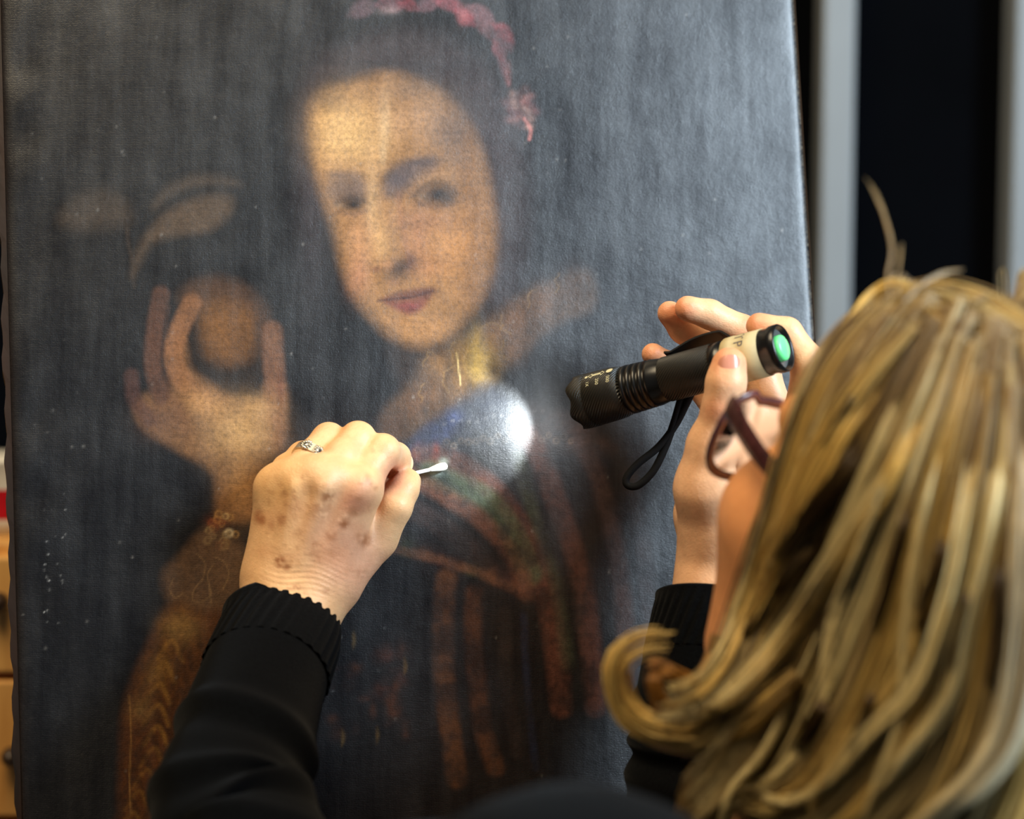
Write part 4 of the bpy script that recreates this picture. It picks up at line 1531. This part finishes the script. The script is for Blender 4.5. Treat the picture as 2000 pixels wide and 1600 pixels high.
# locks traced from crown to tip, ordered from the face round to the back of the head
G = [
    [(1745, 578), (1672, 632), (1606, 715), (1570, 810), (1545, 900), (1526, 980), (1496, 1090), (1458, 1190), (1424, 1275), (1376, 1335), (1310, 1352)],
    [(1770, 568), (1705, 640), (1632, 760), (1582, 880), (1544, 990), (1506, 1100), (1462, 1220), (1424, 1315), (1350, 1390), (1275, 1402)],
    [(1800, 560), (1730, 660), (1660, 800), (1608, 920), (1560, 1040), (1514, 1150), (1468, 1260), (1420, 1340), (1345, 1400), (1290, 1415)],
    [(1830, 565), (1760, 680), (1690, 820), (1620, 960), (1560, 1090), (1510, 1200), (1460, 1300), (1420, 1365), (1380, 1390), (1345, 1368)],
    [(1860, 575), (1800, 700), (1730, 850), (1670, 990), (1610, 1120), (1550, 1230), (1500, 1320), (1440, 1420), (1390, 1500), (1340, 1560)],
    [(1885, 585), (1830, 730), (1770, 880), (1710, 1030), (1660, 1160), (1610, 1270), (1560, 1380), (1500, 1480), (1430, 1560), (1360, 1620)],
    [(1905, 595), (1860, 740), (1810, 900), (1760, 1060), (1715, 1200), (1670, 1320), (1615, 1430), (1550, 1520), (1480, 1560), (1440, 1540)],
    [(1925, 605), (1890, 760), (1850, 920), (1810, 1080), (1770, 1220), (1720, 1350), (1660, 1460), (1580, 1550), (1500, 1585), (1440, 1570)],
    [(1945, 615), (1920, 770), (1890, 940), (1860, 1100), (1825, 1240), (1780, 1380), (1715, 1500), (1630, 1590), (1550, 1650)],
    [(1965, 625), (1950, 780), (1930, 950), (1905, 1110), (1880, 1260), (1845, 1400), (1790, 1520), (1700, 1620), (1620, 1680)],
    [(1985, 635), (1980, 790), (1970, 950), (1955, 1120), (1935, 1280), (1905, 1420), (1850, 1550), (1770, 1650), (1700, 1720)],
    [(2000, 640), (2010, 800), (2010, 960), (2005, 1130), (1990, 1290), (1965, 1440), (1910, 1570), (1840, 1680), (1780, 1750)],
    [(2015, 640), (2045, 800), (2055, 970), (2055, 1140), (2045, 1310), (2020, 1460), (1975, 1600), (1910, 1720), (1860, 1790)],
    [(2030, 635), (2090, 790), (2110, 970), (2115, 1150), (2105, 1330), (2080, 1490), (2040, 1640), (1990, 1760)],
    [(2040, 630), (2140, 770), (2175, 960), (2185, 1150), (2175, 1340), (2150, 1520), (2110, 1680), (2070, 1800)],
    [(2045, 620), (2180, 740), (2240, 920), (2260, 1120), (2255, 1330), (2235, 1520), (2200, 1700)],
    [(2045, 610), (2210, 700), (2300, 880), (2335, 1100), (2340, 1320), (2320, 1540), (2290, 1720)],
]
NS = 26
GR = []
for g in G:
    p = catmull(g, 10)
    s = np.concatenate([[0], np.cumsum(np.hypot(*np.diff(p, axis=0).T))])
    GR.append(np.stack([np.interp(np.linspace(0, s[-1], NS), s, p[:, q]) for q in (0, 1)], 1))
GR = np.array(GR)

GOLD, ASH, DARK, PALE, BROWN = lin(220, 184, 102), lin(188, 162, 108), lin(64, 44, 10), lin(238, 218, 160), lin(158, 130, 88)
HV, HF, HCOL = [], [], []
hcount = 0


def add_strands(P, rad, col):
    """P (m, NS, 3) strand centre lines; rad (m, NS); col (m, NS, 3) -> three sided tubes"""
    global hcount
    m, n, _ = P.shape
    T = np.gradient(P, axis=1)
    T /= np.linalg.norm(T, axis=2)[..., None] + 1e-12
    view = P / np.linalg.norm(P, axis=2)[..., None]
    N = np.cross(T, view)
    N /= np.linalg.norm(N, axis=2)[..., None] + 1e-12
    B = np.cross(T, N)
    vs_ = []
    for a in (0.5 * np.pi, 7 / 6 * np.pi, 11 / 6 * np.pi):
        vs_.append(P + rad[..., None] * (math.cos(a) * N + math.sin(a) * B))
    V = np.stack(vs_, 2)                        # m, n, 3, 3
    idx = hcount + np.arange(m * n * 3).reshape(m, n, 3)
    q = []
    for e in range(3):
        e2 = (e + 1) % 3
        q.append(np.stack([idx[:, :-1, e], idx[:, :-1, e2], idx[:, 1:, e2], idx[:, 1:, e]], -1).reshape(-1, 4))
    HV.append(V.reshape(-1, 3))
    HF.append(np.concatenate(q))
    HCOL.append(np.repeat(col[:, :, None, :], 3, 2).reshape(-1, 3))
    hcount += m * n * 3


def lock(guide, nst, width, thick, lift, base, rad=0.00042, light_tip=0.25, depth=None, spread_tip=0.5, wob=4.0, short=0.16):
    """guide (NS,2) px"""
    g = guide
    tl_ = np.linspace(0, 1, len(g))
    dz = shell_depth(g[:, 0], g[:, 1]) if depth is None else depth
    ker = np.ones(5) / 5
    dz = np.convolve(np.pad(dz, 2, 'edge'), ker, 'valid')
    tang = np.gradient(g, axis=0)
    tang /= np.linalg.norm(tang, axis=1)[:, None] + 1e-9
    nrm_ = np.stack([-tang[:, 1], tang[:, 0]], 1)
    lf = np.interp(tl_, [0, 0.35, 0.9, 1.0], [0.0, 1.0, 1.0, 0.5]) if lift > 0.0125 else np.ones(len(g))
    a = rng.normal(0, 0.45, nst)
    b = rng.normal(0, 0.5, nst)
    env = np.interp(tl_, [0, 0.25, 0.6, 1.0], [0.5, 1.0, 1.0, spread_tip])
    ph = rng.random(nst) * 6.28
    wv = wob * np.sin(tl_[None] * 7 + ph[:, None]) * np.interp(tl_, [0, 0.3, 1], [0, 0.5, 1.2])[None]
    off = a[:, None] * width * env[None] + wv
    xy = g[None] + off[..., None] * nrm_[None]
    z = dz[None] - lift * lf[None] + 0.010 * (1 - lf[None]) * (lift > 0) + (b[:, None] * thick + 0.5 * thick * a[:, None] ** 2)
    ln = 1 - short * rng.random(nst)
    P = np.stack([(xy[..., 0] - 1000) / FPX * z, (800 - xy[..., 1]) / FPX * z, z], -1)
    # shorten strands individually
    tq = tl_[None] * ln[:, None] * (len(g) - 1)
    i0 = np.clip(np.floor(tq).astype(int), 0, len(g) - 2)
    fr = (tq - i0)[..., None]
    ar = np.arange(nst)[:, None]
    P = P[ar, i0] * (1 - fr) + P[ar, i0 + 1] * fr
    rr = rad * (0.7 + 0.6 * rng.random(nst))[:, None] * np.interp(tl_, [0, 0.7, 1], [1, 1, 0.35])[None]
    v = (0.72 + 0.5 * rng.random(nst))[:, None, None]
    col = base[None, None] * v
    root = np.interp(tl_, [0, 0.22, 0.5], [0.75, 0.35, 0.0])[None, :, None]
    col = col * (1 - root) + BROWN * v * root
    tip = np.interp(tl_, [0.55, 1], [0, light_tip])[None, :, None]
    col = col * (1 - tip) + PALE * v * tip
    add_strands(P, rr, np.broadcast_to(col, P.shape))


def guide_at(q):
    q = np.clip(q, 0, len(GR) - 1.001)
    i = int(q)
    fr = q - i
    return GR[i] * (1 - fr) + GR[i + 1] * fr


# deep layer, then middle locks, then the bright top locks
pal = [GOLD, ASH, GOLD * 0.75, PALE, DARK * 1.2, BROWN * 0.8, GOLD * 1.05, ASH * 0.7, DARK * 2.0, DARK]  # DARK entries put the shaded gaps into the lock colours
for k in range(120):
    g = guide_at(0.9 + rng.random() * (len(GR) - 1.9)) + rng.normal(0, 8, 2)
    lock(g, 34, 46, 0.006, -0.008 - 0.004 * rng.random(), DARK * (0.8 + 0.8 * rng.random()), light_tip=0.05)  # deep strands coloured dark to stand for shade inside the hair
for k in range(125):
    q = (k + rng.random()) / 125 * (len(GR) - 1)
    g = guide_at(q) + rng.normal(0, 7, 2)
    st = rng.random() * 0.10
    g = np.stack([np.interp(np.linspace(st, 1, NS), np.linspace(0, 1, NS), g[:, c]) for c in (0, 1)], 1)
    base = pal[rng.integers(len(pal))]
    lock(g, 34, 20 + 18 * rng.random(), 0.0035, 0.002 + 0.010 * rng.random(), base, light_tip=0.15 + 0.3 * rng.random(), spread_tip=0.35)


def traced(pts, nst, width, lift, base, tip=0.3, spread_tip=0.4, depth=None, rad=0.00042, wob=3.0, thick=0.004, short=0.16, rooted=True):
    p = catmull(pts, 10)
    if depth is None and lift > 0.005 and rooted:
        # let the lock grow from the crown: follow the nearest guide down to where the traced part begins
        best = None
        for q in np.arange(0, len(GR) - 1, 0.25):
            gq = guide_at(q)
            dd = np.hypot(*(gq - p[0]).T)
            k = int(dd.argmin())
            if best is None or dd[k] < best[0]:
                best = (dd[k], gq[:max(k - 1, 0)])
        if len(best[1]) > 1:
            p = catmull(np.vstack([best[1][::3], p[4::8], p[-1:]]), 6)
    s = np.concatenate([[0], np.cumsum(np.hypot(*np.diff(p, axis=0).T))])
    g = np.stack([np.interp(np.linspace(0, s[-1], NS), s, p[:, q]) for q in (0, 1)], 1)
    d = None if depth is None else np.interp(np.linspace(0, 1, NS), np.linspace(0, 1, len(depth)), depth)
    lock(g, nst, width, thick, lift, base, rad, tip, d, spread_tip, wob, short)


traced([(1790, 640), (1705, 740), (1636, 840), (1580, 930), (1528, 1050), (1472, 1170), (1430, 1260)], 110, 30, 0.012, GOLD * 1.1)
traced([(1840, 640), (1766, 700), (1660, 830), (1590, 970), (1528, 1090), (1472, 1200), (1430, 1300)], 90, 22, 0.014, GOLD * 1.15, 0.2)
traced([(1968, 737), (1860, 820), (1749, 934), (1660, 1060), (1574, 1196), (1500, 1290), (1426, 1361), (1377, 1385), (1340, 1361)], 130, 24, 0.016, PALE, 0.4, 0.5)
traced([(1760, 900), (1692, 1020), (1620, 1130), (1549, 1225), (1480, 1310), (1426, 1366), (1380, 1388), (1345, 1372)], 100, 17, 0.018, GOLD * 1.2, 0.4)
# the flicked-out curl at the left
dcurl = [0.955, 0.965, 0.975, 0.985, 0.99, 0.985, 0.98]
traced([(1560, 1320), (1480, 1390), (1385, 1420), (1303, 1424), (1235, 1394), (1206, 1330), (1214, 1285), (1258, 1256), (1320, 1250)], 190, 30, 0.0, GOLD * 1.1, 0.25, 0.9, dcurl, wob=6, short=0.5)
traced([(1540, 1350), (1450, 1430), (1360, 1452), (1280, 1436), (1220, 1392), (1198, 1330), (1212, 1272), (1240, 1246)], 110, 22, 0.0, GOLD * 0.9, 0.2, 0.8, dcurl, short=0.5)
traced([(1400, 1240), (1390, 1300), (1370, 1345), (1330, 1330), (1290, 1300), (1265, 1285)], 80, 20, -0.01, lin(170, 112, 34), 0.1, 0.5)
traced([(1420, 1260), (1380, 1340), (1340, 1385), (1300, 1380), (1278, 1330), (1285, 1290)], 80, 18, -0.012, lin(150, 96, 26), 0.05, 0.5)
# inner arcs lower down
traced([(1660, 1130), (1630, 1246), (1615, 1369), (1570, 1471), (1510, 1520), (1460, 1545), (1430, 1540)], 110, 18, 0.012, PALE * 0.95, 0.3)
traced([(1830, 1280), (1775, 1369), (1692, 1443), (1610, 1541), (1528, 1572), (1462, 1540)], 130, 22, 0.016, PALE, 0.4)
traced([(1500, 1470), (1467, 1496), (1425, 1540), (1408, 1600), (1405, 1660)], 70, 13, 0.018, PALE * 1.05, 0.5)
traced([(1570, 1190), (1560, 1260), (1570, 1330), (1585, 1390)], 60, 12, 0.014, PALE * 0.9, 0.3)
traced([(1990, 1150), (1984, 1246), (1959, 1410), (1890, 1530), (1800, 1600), (1740, 1660)], 130, 26, 0.016, lin(222, 208, 176), 0.6)  # whitish colour paints the cool highlight at the lower right
traced([(1935, 1060), (1890, 1200), (1868, 1330), (1820, 1420), (1746, 1500), (1690, 1600)], 120, 20, 0.015, PALE, 0.5)
traced([(2010, 1330), (1980, 1440), (1930, 1520), (1870, 1570), (1800, 1620)], 140, 30, 0.018, lin(226, 216, 196), 0.6)  # near-white strands, the same highlight painted as colour
traced([(1790, 1080), (1772, 1250), (1765, 1370), (1740, 1470), (1700, 1560), (1680, 1640)], 90, 16, 0.014, PALE * 0.95, 0.4)
traced([(1880, 1010), (1820, 1160), (1770, 1300), (1700, 1400), (1620, 1490), (1580, 1600)], 100, 18, 0.013, GOLD * 1.1, 0.4)
traced([(1560, 1400), (1500, 1470), (1430, 1540), (1370, 1600), (1330, 1680)], 160, 50, -0.002, lin(120, 86, 30), 0.1)
traced([(1500, 1420), (1440, 1480), (1370, 1530), (1330, 1600)], 120, 40, -0.006, lin(104, 74, 26), 0.1)
# strands that follow the outline over the crown
for dx, dy, cc in ((0, 0, BROWN), (14, 22, ASH), (30, 46, BROWN * 1.1), (-10, -8, GOLD * 0.9), (40, 74, ASH * 0.9)):
    traced([(2110 + dx, 770 + dy), (2040 + dx, 680 + dy), (1965 + dx, 622 + dy), (1880 + dx, 588 + dy), (1800, 580 + dy), (1735 - dx, 606 + dy), (1680 - dx, 665 + dy)], 120, 26, 0.002, cc, 0.1, 0.5)
# dark-coloured strands that paint the shade between the locks
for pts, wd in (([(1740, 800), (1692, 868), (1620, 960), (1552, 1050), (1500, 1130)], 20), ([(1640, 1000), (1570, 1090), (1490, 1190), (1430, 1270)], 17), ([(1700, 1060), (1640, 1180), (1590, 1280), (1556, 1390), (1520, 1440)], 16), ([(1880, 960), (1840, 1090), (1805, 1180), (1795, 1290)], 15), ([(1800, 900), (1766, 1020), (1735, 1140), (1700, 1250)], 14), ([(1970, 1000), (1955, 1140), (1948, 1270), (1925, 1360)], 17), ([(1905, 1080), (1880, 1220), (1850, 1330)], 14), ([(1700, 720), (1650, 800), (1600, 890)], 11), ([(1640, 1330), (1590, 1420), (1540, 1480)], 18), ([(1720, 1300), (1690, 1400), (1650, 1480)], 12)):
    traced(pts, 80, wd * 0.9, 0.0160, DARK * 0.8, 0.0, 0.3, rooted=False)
# crown wisps and flyaways
traced([(1850, 640), (1800, 600), (1750, 565), (1700, 590), (1650, 650)], 90, 16, 0.008, GOLD * 1.05, 0.2)
traced([(1960, 640), (1890, 600), (1820, 575), (1760, 590)], 90, 20, 0.006, ASH, 0.1)
for pts, n_ in (([(1738, 590), (1733, 540), (1742, 490), (1732, 440), (1712, 385), (1690, 345)], 5), ([(1752, 580), (1756, 520), (1760, 460)], 3), ([(1765, 590), (1800, 555), (1840, 535), (1885, 525)], 6), ([(1900, 590), (1935, 575), (1965, 600)], 5), ([(1690, 610), (1640, 640), (1600, 690)], 5)):
    traced(pts, n_, 3, 0.0, BROWN, 0.1, 0.8, [0.93, 0.94, 0.95], 0.0004, 2.0, 0.001)

# the far right and front right of the head, combed down from the crown in space
cr_d = shell_depth(np.array([1985.0]), np.array([632.0]))[0]
crown = unit(((C(1985, 632, cr_d) - E1c) @ HEAD_AX.T) / E1r)
ex = unit(np.array([0, -1.0, 0]) + crown * crown[1])
ey = np.cross(crown, ex)


def lock3d(phi, base, nst=40, width=0.013, lift=0.0):
    th = np.linspace(0.10, 1.75, 60)
    dirs = np.cos(th)[:, None] * crown + np.sin(th)[:, None] * (math.cos(phi) * ex + math.sin(phi) * ey)
    pts = E1c + (dirs * (E1r + lift)) @ HEAD_AX
    out = unit((math.cos(phi) * ex + math.sin(phi) * ey) @ HEAD_AX)
    out = unit(out - DN * (out @ DN))
    tail = np.array([pts[-1] + DN * q + out * 0.012 * math.sin(q * 16) for q in np.linspace(0.01, 0.17, 26)])
    pts = np.vstack([pts, tail])
    s = np.concatenate([[0], np.cumsum(np.linalg.norm(np.diff(pts, axis=0), axis=1))])
    P = np.stack([np.interp(np.linspace(0, s[-1], NS), s, pts[:, q]) for q in range(3)], 1)
    T = np.gradient(P, axis=0)
    T /= np.linalg.norm(T, axis=1)[:, None]
    cen = np.where((np.linspace(0, 1, NS) < 0.6)[:, None], E1c, P - out)
    Nn = P - cen
    Nn -= T * (Nn * T).sum(1)[:, None]
    Nn /= np.linalg.norm(Nn, axis=1)[:, None]
    Bn = np.cross(T, Nn)
    tl_ = np.linspace(0, 1, NS)
    env = np.interp(tl_, [0, 0.25, 0.8, 1], [0.25, 1, 1.1, 0.5])
    a, b = rng.normal(0, 0.45, nst), rng.normal(0, 0.5, nst)
    wv = 0.0012 * np.sin(tl_[None] * 8 + 6.28 * rng.random(nst)[:, None])
    Q = P[None] + ((a[:, None] * width) * env[None] + wv)[..., None] * Bn[None] + (b[:, None] * 0.002)[..., None] * Nn[None]
    v = (0.72 + 0.5 * rng.random(nst))[:, None, None]
    root = np.interp(tl_, [0, 0.22, 0.5], [0.75, 0.35, 0.0])[None, :, None]
    col = (base[None, None] * (1 - root) + BROWN * root) * v
    rr = 0.00045 * (0.7 + 0.6 * rng.random(nst))[:, None] * np.interp(tl_, [0, 0.7, 1], [1, 1, 0.35])[None]
    add_strands(Q, rr, np.broadcast_to(col, Q.shape))


for k in range(170):
    ang = 2 * math.pi * (k + rng.random()) / 170
    dl = math.cos(ang) * ex + math.sin(ang) * ey
    dc = dl @ HEAD_AX
    if dl[0] > 0.62 or dc[2] < -0.35 or (dl[1] > 0.3 and dl[0] > 0.2):
        continue
    lock3d(ang, pal[rng.integers(len(pal))], 40, 0.012 + 0.006 * rng.random(), -0.003 + 0.006 * rng.random())

# dark mass under the locks: shade in the gaps put into its colour
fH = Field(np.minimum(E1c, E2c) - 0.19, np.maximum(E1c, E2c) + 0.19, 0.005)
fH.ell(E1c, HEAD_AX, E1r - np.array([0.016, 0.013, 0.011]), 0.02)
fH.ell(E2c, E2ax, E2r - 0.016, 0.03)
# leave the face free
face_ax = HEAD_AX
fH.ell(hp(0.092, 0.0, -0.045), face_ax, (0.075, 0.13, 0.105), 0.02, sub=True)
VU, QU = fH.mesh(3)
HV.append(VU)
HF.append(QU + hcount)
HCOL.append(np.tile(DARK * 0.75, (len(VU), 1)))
hcount += len(VU)
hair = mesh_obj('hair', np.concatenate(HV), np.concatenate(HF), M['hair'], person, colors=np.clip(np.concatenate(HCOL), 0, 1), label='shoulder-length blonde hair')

# ------------------------------------------------------------------ eyeglasses
gl = empty('eyeglasses', hp(0.1, 0, 0.0), 'tortoiseshell and plum eyeglasses worn on the face behind the torch hand', 'glasses')


def lens_outline(s, n=40, grow=0.0):
    pts = []
    for k in range(n):
        a = 2 * math.pi * k / n
        c, sn = math.cos(a), math.sin(a)
        x = 0.0265 * np.sign(c) * abs(c) ** 0.75 + 0.002
        y = 0.0200 * np.sign(sn) * abs(sn) ** 0.8 + (0.0035 if c > 0.3 and sn > 0 else 0)
        x, y = x * (1 + grow), y * (1 + grow)
        ff = 0.104 - 5.5 * (x + 0.034 - 0.034) ** 2 * (1 if x > 0 else 0.3) - 0.08 * max(0, -y)
        pts.append(hp(ff, s * (0.036 + x), -0.006 + y))
    return np.array(pts)


for s in (-1, 1):
    o_ = lens_outline(s)
    V, Fc = tube(np.vstack([o_, o_[:2]]), 0.0016, 0.0024, 8, False, up0=Fv)
    mesh_obj('rim', V, Fc, M['rim'], gl, label='translucent plum rim')
    cen = o_.mean(0)
    V = np.concatenate([o_ * 0.98 + cen * 0.02 + Fv * 0.0006, [cen + Fv * 0.0022], o_ * 0.98 + cen * 0.02 - Fv * 0.0006, [cen + Fv * 0.0010]])
    n = len(o_)
    Fc = [(k, (k + 1) % n, n) for k in range(n)] + [(n + 1 + (k + 1) % n, n + 1 + k, 2 * n + 1) for k in range(n)] + [(k, n + 1 + k, n + 1 + (k + 1) % n, (k + 1) % n) for k in range(n)]
    if s < 0:
        Fc = [f_[::-1] for f_ in Fc]
    mesh_obj('lens', V, Fc, M['lens'], gl)
    tp_ = catmull([hp(0.098, 0.066 * s, 0.012), hp(0.088, 0.072 * s, 0.012), hp(0.05, 0.080 * s, 0.008), hp(0.01, 0.079 * s, 0.004), hp(-0.015, 0.079 * s, -0.006), hp(-0.035, 0.076 * s, -0.028)], 8)
    V, Fc = tube(tp_, np.interp(np.linspace(0, 1, len(tp_)), [0, 0.1, 0.3, 1], [0.0028, 0.0056, 0.0052, 0.0030]), 0.0015, 10, True, up0=Uv)
    mesh_obj('temple', V, Fc, M['tortoise'], gl, label='dark tortoiseshell temple arm')
br = catmull([hp(0.104, 0.012, 0.004), hp(0.107, 0.005, 0.007), hp(0.107, -0.005, 0.007), hp(0.104, -0.012, 0.004)], 6)
V, Fc = tube(br, 0.0018, 0.0024, 8, True, up0=Fv)
mesh_obj('bridge', V, Fc, M['rim'], gl)

# ------------------------------------------------------------------ cotton swab
sw0, sw1 = C(752, 938, 1.249), on_plane(868, 911, 0.0024)
swab = empty('cotton_swab', sw1, 'white cotton swab pinched between finger and thumb, tip on the canvas', 'cotton swab')
V, Fc = tube(np.linspace(sw0, sw1, 8), 0.00105, nseg=12)
mesh_obj('stick', V, Fc, M['swab_stick'], swab)
sd = unit(sw1 - sw0)
V, Fc = tube([sw1 - sd * q for q in (-0.0016, -0.0012, -0.0004, 0.002, 0.005, 0.008, 0.0105, 0.012)], [0.0006, 0.0014, 0.0021, 0.0024, 0.0022, 0.0017, 0.0013, 0.00108], nseg=18)
mesh_obj('cotton_tip', V, Fc, M['cotton'], swab)

# ------------------------------------------------------------------ silver ring
ra_, rb_ = C(577, 940, 1.213), C(642, 859, 1.233)
rc = C(608, 897, 1.2215)
rax = unit(rb_ - ra_)
rn = unit(np.array([0, 0, -1.0]) - rax * (-rax[2]))
rs = np.cross(rax, rn)
ring = empty('ring', rc, 'silver ring of daisy flowers with dark centres on the left hand', 'ring')
RR = 0.0103
V, Fc = [], []
nn_ = 60
for k in range(nn_):
    a = 2 * math.pi * k / nn_
    rd = math.cos(a) * rn + math.sin(a) * rs
    for w_, r_ in ((-0.0026, RR - 0.0005), (0.0026, RR - 0.0005), (0.0026, RR + 0.0006), (-0.0026, RR + 0.0006)):
        V.append(rc + rd * r_ + rax * w_)
for k in range(nn_):
    k2 = (k + 1) % nn_
    for e in range(4):
        Fc.append((4 * k + e, 4 * k2 + e, 4 * k2 + (e + 1) % 4, 4 * k + (e + 1) % 4))
mesh_obj('band', V, Fc, M['silver'], ring, smooth=False)
for a in (-52, -8, 36):
    a = math.radians(a)
    rd = math.cos(a) * rn + math.sin(a) * rs
    tg = np.cross(rax, rd)
    fc = rc + rd * (RR + 0.0009)
    parts = []
    for k in range(11):
        q = 2 * math.pi * k / 11
        u_ = math.cos(q) * rax + math.sin(q) * tg
        parts.append(ellipsoid(fc + u_ * 0.0023, np.stack([u_, np.cross(rd, u_), rd]), (0.0012, 0.00062, 0.0006), 8, 5))
    parts.append(ellipsoid(fc + rd * 0.0001, np.stack([rax, tg, rd]), (0.0017, 0.0017, 0.0006), 12, 6))
    V, Fc = merge(parts)
    fl = mesh_obj('flower', V, Fc, M['silver'], ring)
    V, Fc = ellipsoid(fc + rd * 0.0006, np.stack([rax, tg, rd]), (0.00085, 0.00085, 0.0005), 12, 6)
    mesh_obj('stone', V, Fc, M['dark_stone'], fl, label='dark round stone')
